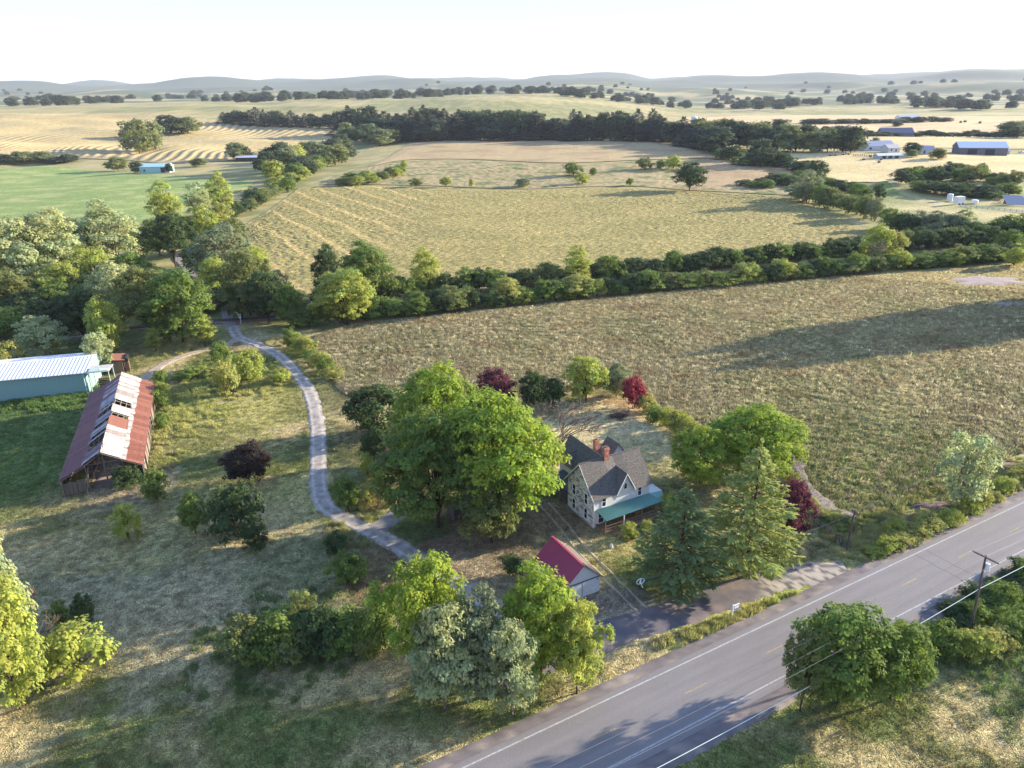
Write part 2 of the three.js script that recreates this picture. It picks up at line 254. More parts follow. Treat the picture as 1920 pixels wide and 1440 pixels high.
// cut hay in curved rows on the far hill
const rows = (x, z) => { const q = (x + 0.3 * z) / 11 + 4.5 * nz(x / 330, z / 330); return Math.abs((q % 1 + 1) % 1 - 0.5) * 2; };
field('hay_field', [[-300, 300], [0, 302], [120, 298], [230, 300], [330, 306], [420, 302], [540, 292], [640, 268]], [[-300, 205], [0, 212], [120, 212], [230, 214], [330, 218], [430, 226], [560, 236], [670, 242]], 3.1,
  (x, z) => { const r = rows(x, z), a = nz(x / 90, z / 90), k = 1 + 0.1 * nz2(x / 12, z / 12); return mixc(mixc([0.38, 0.32, 0.21], [0.46, 0.40, 0.27], a * 0.5 + 0.5), [0.30, 0.235, 0.14], 0.85 * sm(0.45, 0.8, r)).map((v) => v * k); }, farMat, 0.45, (x, z) => 0.9 * sm(0.7, 0.2, rows(x, z)));
field('stubble_field', [[690, 312], [760, 300], [860, 298], [960, 302], [1060, 305], [1150, 302], [1250, 298], [1345, 298], [1430, 318]], [[770, 268], [850, 263], [930, 261], [1020, 262], [1110, 263], [1200, 264], [1270, 270], [1320, 280], [1400, 296]], 2.2,
  (x, z) => { const a = fbm(x / 70, z / 50, 3), k = 1 + 0.12 * nz(x / 5, z / 5), t = Math.abs(((x * 0.94 + z * 0.1) / 26 % 1 + 1) % 1 - 0.5) * 26; return mixc(mixc([0.42, 0.33, 0.215], [0.33, 0.24, 0.16], sm(0, 0.5, a)), [0.30, 0.24, 0.15], 0.5 * sm(0.9, 0.3, Math.abs(t - 1.4))).map((v) => v * k); }, farMat, 0.35);
// rough bank between the middle field and the stubble
field('rough_bank', [[600, 346], [700, 346], [800, 348], [900, 352], [1000, 354], [1100, 350], [1200, 350], [1300, 357], [1400, 362], [1490, 366]], [[640, 326], [690, 314], [760, 302], [860, 300], [960, 304], [1060, 307], [1150, 304], [1250, 300], [1345, 300], [1450, 322]], 1.8,
  (x, z) => { const a = fbm(x / 25, z / 25, 3), b = nz2(x / 5, z / 4); return mixc(mixc([0.38, 0.31, 0.2], [0.27, 0.25, 0.13], sm(-0.2, 0.5, a + 0.4 * b)), [0.13, 0.17, 0.06], sm(0.3, 0.7, nz(x / 30 + 8, z / 16))); }, farMat, 0.25, (x, z) => 0.4 * nz(x / 6, z / 5));
// pale fields beyond, right
const paleTint = (c1, c2, sx = 80) => (x, z) => mixc(c1, c2, sm(-0.3, 0.5, fbm(x / sx, z / 45, 3))).map((v) => v * (1 + 0.1 * nz(x / 9, z / 7)));
field('pale_pasture', [[1500, 318], [1560, 335], [1640, 342], [1720, 330], [1800, 318], [1920, 334], [2100, 340]], [[1430, 282], [1500, 284], [1600, 287], [1700, 291], [1800, 290], [1920, 290], [2100, 290]], 2.6, paleTint([0.62, 0.52, 0.34], [0.52, 0.43, 0.26]), farMat, 0.3);
field('grain_field', [[1560, 271], [1640, 275], [1760, 277], [1920, 279], [2100, 278]], [[1520, 257], [1640, 256], [1760, 257], [1920, 258], [2100, 256]], 3.5, paleTint([0.56, 0.46, 0.29], [0.48, 0.39, 0.24]), farMat, 0.4);
field('far_field', [[1280, 247], [1400, 246], [1520, 248], [1640, 250], [1800, 252], [1920, 250], [2100, 250]], [[1280, 219], [1400, 217], [1520, 216], [1640, 216], [1800, 217], [1920, 218], [2100, 216]], 5, paleTint([0.60, 0.47, 0.32], [0.5, 0.38, 0.26], 160), farMat, 0.6);
field('mown_paddock', [[1650, 405], [1720, 428], [1800, 438], [1880, 438], [1960, 432], [2100, 425]], [[1600, 370], [1680, 362], [1760, 378], [1840, 392], [1920, 402], [2100, 410]], 1.6, paleTint([0.47, 0.41, 0.26], [0.24, 0.28, 0.12], 40), farMat, 0.3);
field('green_lane', [[1610, 372], [1650, 366], [1690, 366]], [[1640, 346], [1652, 342], [1664, 341]], 1.5, paleTint([0.17, 0.24, 0.08], [0.24, 0.29, 0.11], 20), farMat, 0.5);
field('brown_slope', [[1290, 354], [1350, 352], [1420, 350], [1480, 342]], [[1290, 302], [1345, 300], [1420, 304], [1490, 316]], 1.8, paleTint([0.38, 0.28, 0.19], [0.30, 0.22, 0.14], 30), farMat, 0.7);

// ---------------------------------------------------------------- roads and tracks
function ribbon(name, pts, half, lift, mat, tint, step = 0.5, wob = 0, crown = 0, across = 8) {
  const c = Array.isArray(pts) ? line(pts) : pts, n = Math.round(c.len / step), hw = typeof half === 'number' ? () => half : half;
  return struct(name, sheet(across, n, (u, v) => {
    const p = c(v), q = c(Math.min(1, v + 0.004)), r = c(Math.max(0, v - 0.004)), d = q.sub(r).setY(0).normalize(), s = (u - 0.5) * 2, k = hw(v) * (1 + wob * nz(v * c.len / 3 + (s > 0 ? 40 : 0), 5) * Math.abs(s)), x = p.x - d.z * s * k, z = p.z + d.x * s * k;
    return [x, land(x, z) + lift - crown * s * s - 0.18 * Math.max(0, Math.abs(s) - 0.93) / 0.07, z];
  }, (x, z, u) => tint(x, z, (u - 0.5) * 2)), mat);
}
const gravelMat = vc(rep(T.gravel, 6), { ...bumped(rep(T.gravel, 6), 0.05) });
const GREY = [0.33, 0.30, 0.26], LIGHT = [0.53, 0.48, 0.40];
const wheel = (x, z, s) => { const k = 1 + 0.16 * nz(x / 1.3, z / 1.3) + 0.1 * nz2(x / 0.5, z / 0.5), w = Math.exp(-(((Math.abs(s) - 0.5) / 0.2) ** 2)), patch = sm(0.0, 0.5, nz(x / 2.3 + 4, z / 2.3)); return mixc(mixc(GREY, [0.21, 0.20, 0.185], patch * 0.8), LIGHT, clamp(0.75 * w + 0.45 * sm(0.7, 1, Math.abs(s)) - 0.25 * patch, 0, 1)).map((v) => v * k); };
ribbon('gravel_drive', [[436, 612], [447, 632], [480, 645], [520, 665], [553, 697], [580, 735], [594, 790], [597, 850], [597, 905], [607, 945], [640, 970], [690, 994], [740, 1020], [790, 1052], [860, 1100], [950, 1150], [1040, 1185], [1120, 1192]], 1.75, 0.15, gravelMat, wheel, 0.4, 0.12, 0.03);
ribbon('drive_spur', [[700, 992], [735, 972], [760, 950], [778, 925]], 1.7, 0.165, gravelMat, (x, z, s) => wheel(x, z, s * 0.1).map((v) => v * 0.92), 0.4, 0.2);
ribbon('farm_track', [[452, 634], [415, 650], [370, 660], [325, 674], [285, 698], [262, 720]], 1.5, 0.14, gravelMat, (x, z, s) => mixc([0.36, 0.29, 0.23], [0.42, 0.36, 0.22], s * s).map((v) => v * (1 + 0.2 * nz(x / 1.2, z / 1.2))), 0.4, 0.3);
ribbon('wood_track', [[436, 616], [428, 596], [418, 566], [395, 540], [360, 512], [335, 488], [320, 462], [300, 425]], 1.7, 0.14, gravelMat, (x, z, s) => mixc([0.25, 0.23, 0.225], [0.34, 0.28, 0.2], s * s).map((v) => v * (1 + 0.2 * nz(x / 1.2, z / 1.2))), 0.5, 0.3);
ribbon('barn_path', [[212, 862], [208, 880], [205, 898], [203, 912]], (v) => 1.9 + 0.5 * v, 0.14, gravelMat, (x, z, s) => mixc([0.31, 0.24, 0.19], [0.36, 0.32, 0.27], sm(0, 0.6, nz(x / 0.7, z / 0.35))), 0.3, 0.3);
for (const off of [-0.75, 0.75]) {                                // two worn wheel tracks from the house down to the old road
  const c = line([[1020, 945], [1055, 985], [1090, 1030], [1130, 1070], [1165, 1105], [1195, 1135], [1215, 1155]]);
  const f = (u) => { const p = c(u), d = c(Math.min(1, u + 0.01)).sub(c(Math.max(0, u - 0.01))).normalize(); return V3(p.x - d.z * off, p.y, p.z + d.x * off); }; f.len = c.len;
  ribbon('wheel_track', f, 0.24, 0.13, gravelMat, (x, z) => mixc([0.36, 0.30, 0.20], [0.48, 0.40, 0.26], nz(x, z) * 0.5 + 0.5), 0.35, 0.5, 0, 4);
}
ribbon('dry_ditch', [[1484, 840], [1492, 868], [1506, 898], [1528, 928], [1556, 956], [1600, 976]], (v) => 1.0 + 0.5 * Math.sin(v * 9), 0.42, gravelMat, (x, z) => { const k = 1 + 0.25 * nz(x / 0.8, z / 0.8); return [0.31 * k, 0.25 * k, 0.22 * k]; }, 0.35, 0.4);
// old paved road beside the highway, broken at its end
ribbon('old_road', [[900, 1290], [1010, 1240], [1110, 1200], [1200, 1170], [1300, 1138], [1390, 1108], [1460, 1086], [1530, 1076], [1590, 1072]], 2.5, 0.17, gravelMat,
  (x, z, s) => { const worn = sm(34, 39, x + 0.6 * z + 88) ; const k = 1 + 0.15 * nz(x / 2, z / 2) + 0.08 * nz2(x * 1.4, z * 1.4), p = nz(x / 1.6 + 3, z / 1.1); const c = mixc([0.135, 0.125, 0.135], [0.20, 0.165, 0.15], sm(-0.2, 0.5, nz(x / 5, z / 4))); const end = sm(30, 33.5, x); return mixc(c, p > -0.15 ? [0.42, 0.38, 0.31] : [0.11, 0.105, 0.11], end * 0.9).map((v) => v * k); }, 0.35, 0.12);
// highway: straight, 2 lanes
const RA = at(1350, 1215), RB = at(1920, 945), rdir = RB.clone().sub(RA).setY(0).normalize(), rn = V3(-rdir.z, 0, rdir.x);   // rn points to the far edge line's camera side
const roadAt = (t, s, y = 0) => V3(RA.x + rdir.x * t + rn.x * s, y, RA.z + rdir.z * t + rn.z * s);
const highway = (name, s0, s1, y, mat, tint, t0 = -160, t1 = 420, st = 0.8, across = 24) => struct(name, sheet(across, Math.round((t1 - t0) / st), (u, v) => { const p = roadAt(lerp(t0, t1, v), lerp(s0, s1, u)); const e = Math.min(u, 1 - u) * across; return [p.x, e < 0.5 && y.skirt ? y.skirt : (y.top ?? y), p.z]; }, tint), mat);
highway('road_shoulder', -2.6, 10.2, { top: 0.24, skirt: -0.1 }, gravelMat, (x, z) => { const k = 1 + 0.25 * nz(x / 1.5, z / 1.5) + 0.15 * nz2(x / 0.5, z / 0.5); return mixc([0.17, 0.15, 0.145], [0.30, 0.26, 0.22], sm(0.1, 0.7, nz(x / 4, z / 4))).map((v) => v * k); });
const asphaltMat = vc(rep(T.asphalt, 5), { roughness: 0.85 });
const roadMesh = highway('highway', -0.75, 8.0, 0.27, asphaltMat, (x, z) => { const s = (x - RA.x) * rn.x + (z - RA.z) * rn.z, t = (x - RA.x) * rdir.x + (z - RA.z) * rdir.z; const wear = Math.exp(-(((Math.abs(((s - 3.45) % 3.5 + 3.5) % 3.5 - 1.75) - 0.85) / 0.4) ** 2)); const k = (1 + 0.05 * nz(t / 9, s / 1.2) + 0.05 * nz2(t / 40, s)) * (1 - 0.07 * wear); return [0.225 * k, 0.21 * k, 0.205 * k]; }, -160, 420, 0.7, 30);
const whitePaint = M(lin(0.78, 0.77, 0.74), { map: T.asphalt }), yellowPaint = M(lin(0.72, 0.56, 0.22), { map: T.asphalt });
function under(m, parent, name) { parent.add(m); m.name = name; delete m.userData.kind; return m; }
const strip = (name, s0, s1, t0, t1, mat, st = 4) => under(highway(name, s0, s1, 0.275, mat, () => [1, 1, 1], t0, t1, st, 1), roadMesh, name);
strip('edge_line', -0.08, 0.08, -160, 420, whitePaint); strip('edge_line', 6.92, 7.08, -160, 420, whitePaint);
{ const c0 = at(1690, 1102), s = (c0.x - RA.x) * rdir.x + (c0.z - RA.z) * rdir.z; for (let k = -7; k < 22; k++) strip('centre_dash', 3.44, 3.56, s + k * 12.19, s + k * 12.19 + 3.05, yellowPaint, 3.05); }
for (const [x, y] of [[1735, 1035], [1722, 1047]]) { const p = at(x, y), t = (p.x - RA.x) * rdir.x + (p.z - RA.z) * rdir.z; under(struct('tar_seam', sheet(30, 1, (u, v) => { const q = roadAt(t + 0.07 * v + 0.1 * nz(u * 5, t), lerp(0.2, 6.8, u)); return [q.x, 0.274, q.z]; }, () => [0.05, 0.05, 0.05]), M(lin(0.07, 0.07, 0.07))), roadMesh, 'tar_seam'); }
// railway between the two rows of the hedgerow: ballast, two rails, sleepers
const railLine = line([[-80, 655], [60, 640], [180, 624], [250, 616], [340, 607], [430, 601], [480, 598], [560, 592], [700, 580], [900, 562], [1100, 545], [1300, 526], [1500, 503], [1700, 484], [1920, 466], [2100, 452]]);
const ballast = ribbon('ballast', railLine, 2.2, 0.2, gravelMat, (x, z) => { const k = 1 + 0.3 * nz(x / 0.8, z / 0.8); return [0.27 * k, 0.22 * k, 0.18 * k]; }, 1);
// ---------------------------------------------------------------- trees and shrubs
const leafMat = {};
function leaf(key) {
  const C = { maple: [0.30, 0.39, 0.045], lime: [0.40, 0.45, 0.09], mid: [0.18, 0.26, 0.05], dark: [0.08, 0.13, 0.04], olive: [0.22, 0.255, 0.075], willow: [0.42, 0.47, 0.22], grey: [0.26, 0.30, 0.15], fir: [0.205, 0.275, 0.095], larch: [0.37, 0.42, 0.115], plum: [0.15, 0.04, 0.058], red: [0.30, 0.045, 0.065], bronze: [0.05, 0.032, 0.028], gold: [0.40, 0.41, 0.11], far: [0.085, 0.12, 0.055], farpale: [0.24, 0.29, 0.12] }[key];
  return leafMat[key] ??= new THREE.MeshPhysicalMaterial({ name: key + ' leaves', color: lin(...C), vertexColors: true, roughness: 1, specularIntensity: 0.25, transmission: 0.5, thickness: 0, side: THREE.DoubleSide });
}
const barkMat = M(lin(0.16, 0.12, 0.095), { map: T.bark }), paleBark = M(lin(0.52, 0.46, 0.42), { map: T.bark });
class Leaves {                                                   // many small folded leaves or leaf sprays in one geometry
  constructor() { this.p = []; this.c = []; this.i = []; }
  add(x, y, z, nx, ny, nz_, dx, dy, dz, len, wid, k, hue) {      // at x,y,z facing n, pointing along d
    let tx = dy * nz_ - dz * ny, ty = dz * nx - dx * nz_, tz = dx * ny - dy * nx; const l = Math.hypot(tx, ty, tz) || 1; tx /= l; ty /= l; tz /= l;
    const b = this.p.length / 3, f = 0.18 * wid;
    this.p.push(x, y, z, x + dx * len * 0.5 + tx * wid - nx * f, y + dy * len * 0.5 + ty * wid - ny * f, z + dz * len * 0.5 + tz * wid - nz_ * f, x + dx * len, y + dy * len, z + dz * len, x + dx * len * 0.5 - tx * wid - nx * f, y + dy * len * 0.5 - ty * wid - ny * f, z + dz * len * 0.5 - tz * wid - nz_ * f);
    for (let q = 0; q < 4; q++) this.c.push(k * (1 + hue), k, k * (1 - hue));
    this.i.push(b, b + 1, b + 2, b, b + 2, b + 3);
  }
  build() { const g = new THREE.BufferGeometry(); g.setAttribute('position', new THREE.Float32BufferAttribute(this.p, 3)); g.setAttribute('color', new THREE.Float32BufferAttribute(this.c, 3)); g.setIndex(this.i); g.computeVertexNormals(); return g; }
}
function limb(a, b, r0, r1, bend, r, n = 5) {                     // a bent limb of several bars
  const out = []; let p = a, k = 3; const off = V3((r() - 0.5) * bend, (r() - 0.3) * bend, (r() - 0.5) * bend);
  for (let i = 1; i <= k; i++) { const t = i / k, q = a.clone().lerp(b, t).addScaledVector(off, Math.sin(t * Math.PI)); out.push(bar(p, q, lerp(r0, r1, (i - 1) / k), lerp(r0, r1, t), n)); p = q; }
  return out;
}
// a broadleaf crown: boughs (lobes) carrying tufts of leaves with gaps between them. H height, R radius, base of crown at fraction cb, n leaves of size s
function broadleaf(seed, { H, R, cb = 0.2, lobes = 26, lobe = 0.34, n = 9000, s = 0.34, shape = 0.5, gap = 0, stems = 1, droop = 0, per = 34, tf = 1 }) {
  const r = rng(seed), L = [], ch = H * (1 - cb), noise = createNoise2D(rng(seed + 1));
  for (let i = 0; i < lobes; i++) {
    const t = (i + 0.5) / lobes, yy = 1 - 2 * t * 0.95, ph = i * 2.39996 + r() * 1.2, rr = Math.sqrt(1 - yy * yy), inn = 0.46 + 0.42 * Math.sqrt(r());
    const prof = (yy < 0 ? 1 : 1 - shape * 0.35 * yy) * (1 + 0.2 * noise(Math.cos(ph) * 1.1, Math.sin(ph) * 1.1 + yy));
    L.push({ x: Math.cos(ph) * rr * R * inn * prof, y: H * cb + ch * 0.5 + yy * ch * 0.5 * (0.62 + 0.22 * r()), z: Math.sin(ph) * rr * R * inn * prof, r: R * lobe * (0.55 + 0.75 * r()), h: (r() - 0.5) * 0.14, k: 0.86 + 0.28 * r() });
  }
  L.push({ x: 0, y: H * cb + ch * 0.48, z: 0, r: R * 0.5, h: 0, k: 0.9 });
  const lv = new Leaves(), tot = L.reduce((a, l) => a + l.r * l.r, 0);
  for (const l of L) {
    const tufts = Math.max(5, Math.round(n / per * l.r * l.r / tot));
    for (let q = 0; q < tufts; q++) {
      let y = r() * 2 - 1; const ph = r() * Math.PI * 2; if (y < -0.3 && r() < 0.6) y = -y;
      const w = Math.sqrt(1 - y * y), nx = Math.cos(ph) * w, nn = Math.sin(ph) * w, d = l.r * (0.72 + 0.42 * r()), tx = l.x + nx * d, ty = l.y + y * d * 0.86 - droop * w * d * r(), tz = l.z + nn * d;
      if (ty < H * cb * 0.7) continue;
      if (gap && noise(tx / R * 2.8 + 9, tz / R * 2.8 + ty / R * 2.4) > 1 - gap) continue;
      let inside = false; for (const o of L) if (o !== l && (tx - o.x) ** 2 + ((ty - o.y) / 0.86) ** 2 + (tz - o.z) ** 2 < o.r * o.r * 0.42) { inside = true; break; }
      if (inside) continue;
      const tr = s * tf * (1.3 + 1.5 * r()), tk = l.k * (0.86 + 0.28 * r()), th = l.h + (r() - 0.5) * 0.1, m = Math.round(per * (0.5 + 0.9 * r()));
      for (let i = 0; i < m; i++) {
        const a = r() * 6.283, b = r() * 2 - 1, c = Math.sqrt(1 - b * b), e = tr * Math.pow(r(), 0.45), ux = Math.cos(a) * c, uz = Math.sin(a) * c, x = tx + ux * e, yy = ty + b * e * 0.62, z = tz + uz * e;
        let ax = nx * 0.55 + ux * 0.35 + (r() - 0.5) * 0.9, ay = y * 0.5 + b * 0.3 + 0.45 + (r() - 0.5) * 0.9, az = nn * 0.55 + uz * 0.35 + (r() - 0.5) * 0.9; const al = Math.hypot(ax, ay, az); ax /= al; ay /= al; az /= al;
        let dx = ux + (r() - 0.5), dy = (r() - 0.5) * 0.8 - 0.3 - droop, dz = uz + (r() - 0.5); const dt = dx * ax + dy * ay + dz * az; dx -= ax * dt; dy -= ay * dt; dz -= az * dt; const dl = Math.hypot(dx, dy, dz) || 1;
        const sz = s * (0.6 + 0.7 * r());
        lv.add(x, yy, z, ax, ay, az, dx / dl, dy / dl, dz / dl, sz * 1.2, sz * 0.46, tk * (0.82 + 0.36 * r()), th + (r() - 0.5) * 0.12);
      }
    }
  }
  const bars = [], tr = Math.max(0.05, H * 0.017), top = V3((r() - 0.5) * R * 0.1, H * (cb + 0.5 * (1 - cb)), (r() - 0.5) * R * 0.1);
  for (let k = 0; k < stems; k++) bars.push(...limb(V3((r() - 0.5) * R * 0.2 * (stems - 1), -0.4, (r() - 0.5) * R * 0.2 * (stems - 1)), top.clone().add(V3((r() - 0.5) * R * 0.4 * (stems - 1), 0, (r() - 0.5) * R * 0.4 * (stems - 1))), tr, tr * 0.5, R * 0.08, r, 7));
  L.slice(0, Math.min(14, lobes)).forEach((l, k) => bars.push(...limb(V3(top.x * 0.5, H * Math.max(0.1, cb * (0.7 + 0.05 * k)), top.z * 0.5), V3(l.x, l.y, l.z), tr * 0.5, tr * 0.14, R * 0.18, r)));
  return { crown: lv.build(), trunk: mergeGeometries(bars), H, R };
}
// a conifer of drooping layered boughs
function conifer(seed, { H, R, boughs = 90, s = 0.42, cb = 0.1, per = 46, droop = 0.25, tipY = 0.95 }) {
  const r = rng(seed), lv = new Leaves(), bars = [bar(V3(0, -0.4, 0), V3(0, H * 0.55, 0), H * 0.017, H * 0.010, 8), bar(V3(0, H * 0.55, 0), V3(0, H * 0.985, 0), H * 0.010, 0.02, 6)];
  for (let i = 0; i < boughs; i++) {
    const t = Math.pow((i + 0.5) / boughs, 0.85), y0 = H * (cb + (tipY - cb) * t), len = R * (1 - Math.pow(t, 1.35)) * (0.68 + 0.5 * r()) * (t < 0.08 ? 0.8 : 1) + 0.35, ph = i * 2.39996 + r() * 0.9, cx = Math.cos(ph), cz = Math.sin(ph), rise = 0.12 - droop * (1 - t * 0.8) * (0.7 + 0.6 * r()), k0 = 0.82 + 0.36 * r(), h0 = (r() - 0.5) * 0.14;
    const P = (u) => [cx * len * u, y0 + len * (rise * u + 0.13 * u * u * (r() < 2 ? 1 : 0)), cz * len * u];
    const e = P(1); bars.push(bar(V3(0, y0, 0), V3(...P(0.55)), 0.012 * len + 0.02, 0.008 * len + 0.012, 4), bar(V3(...P(0.55)), V3(...e), 0.008 * len + 0.012, 0.01, 4));
    const m = Math.max(8, Math.round(per * len / R));
    for (let j = 0; j < m; j++) {
      const u = 0.14 + 0.86 * Math.sqrt(r()), [x, y, z] = P(u), side = r() < 0.5 ? -1 : 1, a = ph + side * (0.5 + 0.6 * r()), w = len * 0.30 * (1 - u * 0.55) * r(), out = [Math.cos(a), -0.12 - 0.3 * r(), Math.sin(a)], ol = Math.hypot(...out);
      lv.add(x + Math.cos(a) * w, y - 0.10 * w - 0.1 * r(), z + Math.sin(a) * w, (r() - 0.5) * 0.7, 0.8, (r() - 0.5) * 0.7, out[0] / ol, out[1] / ol, out[2] / ol, s * (0.8 + 0.8 * r()), s * 0.26, k0 * (0.8 + 0.4 * r()), h0 + (r() - 0.5) * 0.12);
    }
  }
  for (let j = 0; j < 24; j++) { const y = H * (0.9 + 0.1 * r()), a = r() * 6.28; lv.add(0, y, 0, (r() - 0.5), 0.8, (r() - 0.5), Math.cos(a) * 0.6, 0.75, Math.sin(a) * 0.6, s, s * 0.22, 1, 0); }
  return { crown: lv.build(), trunk: mergeGeometries(bars), H, R };
}
function bare(seed, H, R, n = 6, depth = 4) {                     // leafless tree: limbs forking into twigs
  const r = rng(seed), bars = [];
  (function grow(p, d, len, rad, k) {
    const q = p.clone().addScaledVector(d, len); bars.push(bar(p, q, Math.max(0.028, rad), Math.max(0.02, rad * 0.68), k > 2 ? 5 : 3));
    if (!k) return;
    const m = k === depth ? n : 2 + (r() < 0.6 ? 1 : 0);
    for (let i = 0; i < m; i++) { const a = r() * 6.28, sp = 0.55 + 0.4 * r(), e = d.clone().multiplyScalar(1 - sp * 0.35).add(V3(Math.cos(a) * sp * R / H * 1.3, 0.12 * (r() - 0.3), Math.sin(a) * sp * R / H * 1.3)).normalize(); grow(q, e, len * (0.66 + 0.25 * r()), rad * 0.6, k - 1); }
  })(V3(0, -0.3, 0), V3(0, 1, 0), H * 0.30, H * 0.018, depth);
  return { trunk: mergeGeometries(bars), H, R };
}
const proto = {
  maple: [broadleaf(101, { H: 16, R: 8, cb: 0.1, lobes: 48, lobe: 0.27, n: 34000, s: 0.36 }), broadleaf(102, { H: 16, R: 8, cb: 0.1, lobes: 54, lobe: 0.25, n: 34000, s: 0.36 })],
  ash: [broadleaf(111, { H: 15, R: 7, cb: 0.14, lobes: 40, lobe: 0.25, n: 22000, s: 0.36, gap: 0.5 }), broadleaf(112, { H: 15, R: 6.4, cb: 0.12, lobes: 36, lobe: 0.27, n: 20000, s: 0.36, gap: 0.4 })],
  round: [broadleaf(121, { H: 10, R: 4.4, cb: 0.1, lobes: 24, lobe: 0.33, n: 9000, s: 0.33 }), broadleaf(122, { H: 10, R: 4.4, cb: 0.08, lobes: 28, lobe: 0.30, n: 9000, s: 0.33, gap: 0.25 }), broadleaf(123, { H: 10, R: 4.2, cb: 0.06, lobes: 22, lobe: 0.35, n: 8500, s: 0.33, shape: 1 })],
  poplar: [broadleaf(131, { H: 15, R: 3.7, cb: 0.1, lobes: 30, lobe: 0.42, n: 9500, s: 0.34, shape: 1.2, gap: 0.35 }), broadleaf(132, { H: 15, R: 4, cb: 0.08, lobes: 34, lobe: 0.38, n: 9500, s: 0.34, shape: 1.3, gap: 0.45 })],
  willow: [broadleaf(141, { H: 13, R: 6, cb: 0.06, lobes: 34, lobe: 0.27, n: 16000, s: 0.34, gap: 0.45, droop: 0.3 }), broadleaf(142, { H: 13, R: 6, cb: 0.05, lobes: 40, lobe: 0.25, n: 16000, s: 0.34, gap: 0.4, droop: 0.2 })],
  shrub: [broadleaf(151, { H: 4, R: 2.5, cb: 0.03, lobes: 14, lobe: 0.40, n: 3200, s: 0.26, stems: 3 }), broadleaf(152, { H: 4, R: 2.5, cb: 0.02, lobes: 18, lobe: 0.36, n: 3200, s: 0.26, stems: 3, gap: 0.25 }), broadleaf(153, { H: 4, R: 2.4, cb: 0.02, lobes: 12, lobe: 0.44, n: 3000, s: 0.26, stems: 3, shape: 1 })],
  hedge: [broadleaf(161, { H: 6, R: 4, cb: 0.02, lobes: 20, lobe: 0.34, n: 4200, s: 0.36, stems: 3 }), broadleaf(162, { H: 6, R: 4, cb: 0.02, lobes: 24, lobe: 0.31, n: 4200, s: 0.36, stems: 3, gap: 0.25 }), broadleaf(163, { H: 6, R: 3.8, cb: 0.02, lobes: 18, lobe: 0.36, n: 4200, s: 0.36, stems: 2, shape: 1 })],
  feather: [broadleaf(171, { H: 7, R: 3.4, cb: 0.08, lobes: 30, lobe: 0.22, n: 6500, s: 0.24, gap: 0.45, stems: 3 })],
  far: [broadleaf(181, { H: 12, R: 6, cb: 0.04, lobes: 20, lobe: 0.33, n: 1700, s: 0.8 }), broadleaf(182, { H: 12, R: 5.6, cb: 0.03, lobes: 24, lobe: 0.3, n: 1700, s: 0.8 }), broadleaf(183, { H: 13, R: 5, cb: 0.03, lobes: 18, lobe: 0.36, n: 1600, s: 0.8, shape: 1 })],
  fir: [conifer(191, { H: 20, R: 6.4, boughs: 130, per: 130, s: 0.52, cb: 0.09, droop: 0.22 }), conifer(192, { H: 22, R: 6.6, boughs: 150, per: 140, s: 0.55, cb: 0.13, droop: 0.16 })],
  farfir: [conifer(195, { H: 26, R: 5.4, boughs: 70, per: 40, s: 2.2, cb: 0.03 }), conifer(196, { H: 24, R: 5.2, boughs: 64, per: 40, s: 2.2, cb: 0.02 })],
  bare: [bare(201, 7, 5, 7, 5), bare(202, 6, 4, 5, 4)],
};
const pick = rng(77);
let turnK = 0;
// plant a tree at a surveyed mark: base (bx, by), top row ty, width in marks w
function plant(kind, name, bx, by, ty, w, colour, label, category, group, variant) {
  const P = proto[kind], g = P[variant ?? Math.floor(pick() * P.length)], p = at(bx, by), h = tall(p, ty), half = w * depthOf(p) / FOCAL / 2;
  return root(g, name, p, h, half, colour, label, category, group);
}
function root(g, name, p, h, half, colour, label, category, group) {
  const o = thing(name, label, category, V3(p.x, p.y - 0.05, p.z), pick() * 6.28, group);
  o.scale.set(half / g.R, h / g.H, half / g.R);
  part('trunk', g.trunk, colour === 'bleached' ? paleBark : colour === 'willow' || colour === 'grey' ? paleBark : barkMat, o);
  if (g.crown) part('crown', g.crown, leaf(colour), o);
  return o;
}
const ORD = ['first', 'second', 'third', 'fourth', 'fifth', 'sixth', 'seventh', 'eighth', 'ninth', 'tenth', 'eleventh', 'twelfth', 'thirteenth', 'fourteenth', 'fifteenth', 'sixteenth', 'seventeenth', 'eighteenth', 'nineteenth', 'twentieth'];
const ord = (i) => i < 20 ? ORD[i] : i % 10 === 0 ? ['thirtieth', 'fortieth', 'fiftieth', 'sixtieth', 'seventieth'][i / 10 - 3 + 0] ?? 'last' : '';
function ordinal(i) { if (i < 20) return ORD[i]; const tens = ['twenty', 'thirty', 'forty', 'fifty', 'sixty', 'seventy', 'eighty'][Math.floor((i + 1) / 10) - 2], u = (i + 1) % 10; return u ? tens + '-' + ORD[u - 1] : tens.replace(/y$/, 'ieth'); }
// a row of growth along surveyed marks, spaced in marks, from left to right
function rowOfGrowth(marks, { name, kind, step, tallPx, widePx, colours, label, category = 'shrub', group, seed, jx = 4, jy = 3, skip = 0 }) {
  const r = rng(seed); let k = 0;
  for (let i = 0; i + 1 < marks.length; i++) {
    const [x0, y0] = marks[i], [x1, y1] = marks[i + 1], n = Math.max(1, Math.round(Math.abs(x1 - x0) / step));
    for (let j = 0; j < n; j++) {
      if (r() < skip) continue;
      const t = j / n, x = lerp(x0, x1, t) + (r() - 0.5) * jx, y = lerp(y0, y1, t) + (r() - 0.5) * jy, h = (typeof tallPx === 'function' ? tallPx(x) : tallPx) * (0.7 + 0.6 * r()), w = widePx * (0.8 + 0.5 * r());
      const c = Array.isArray(colours[0]) ? colours[0][0] : colours[Math.floor(r() * colours.length)];
      plant(Array.isArray(kind) ? kind[Math.floor(r() * kind.length)] : kind, name, x, y, y - h, w, c, ordinal(k++) + ' ' + label, category, group);
    }
  }
}
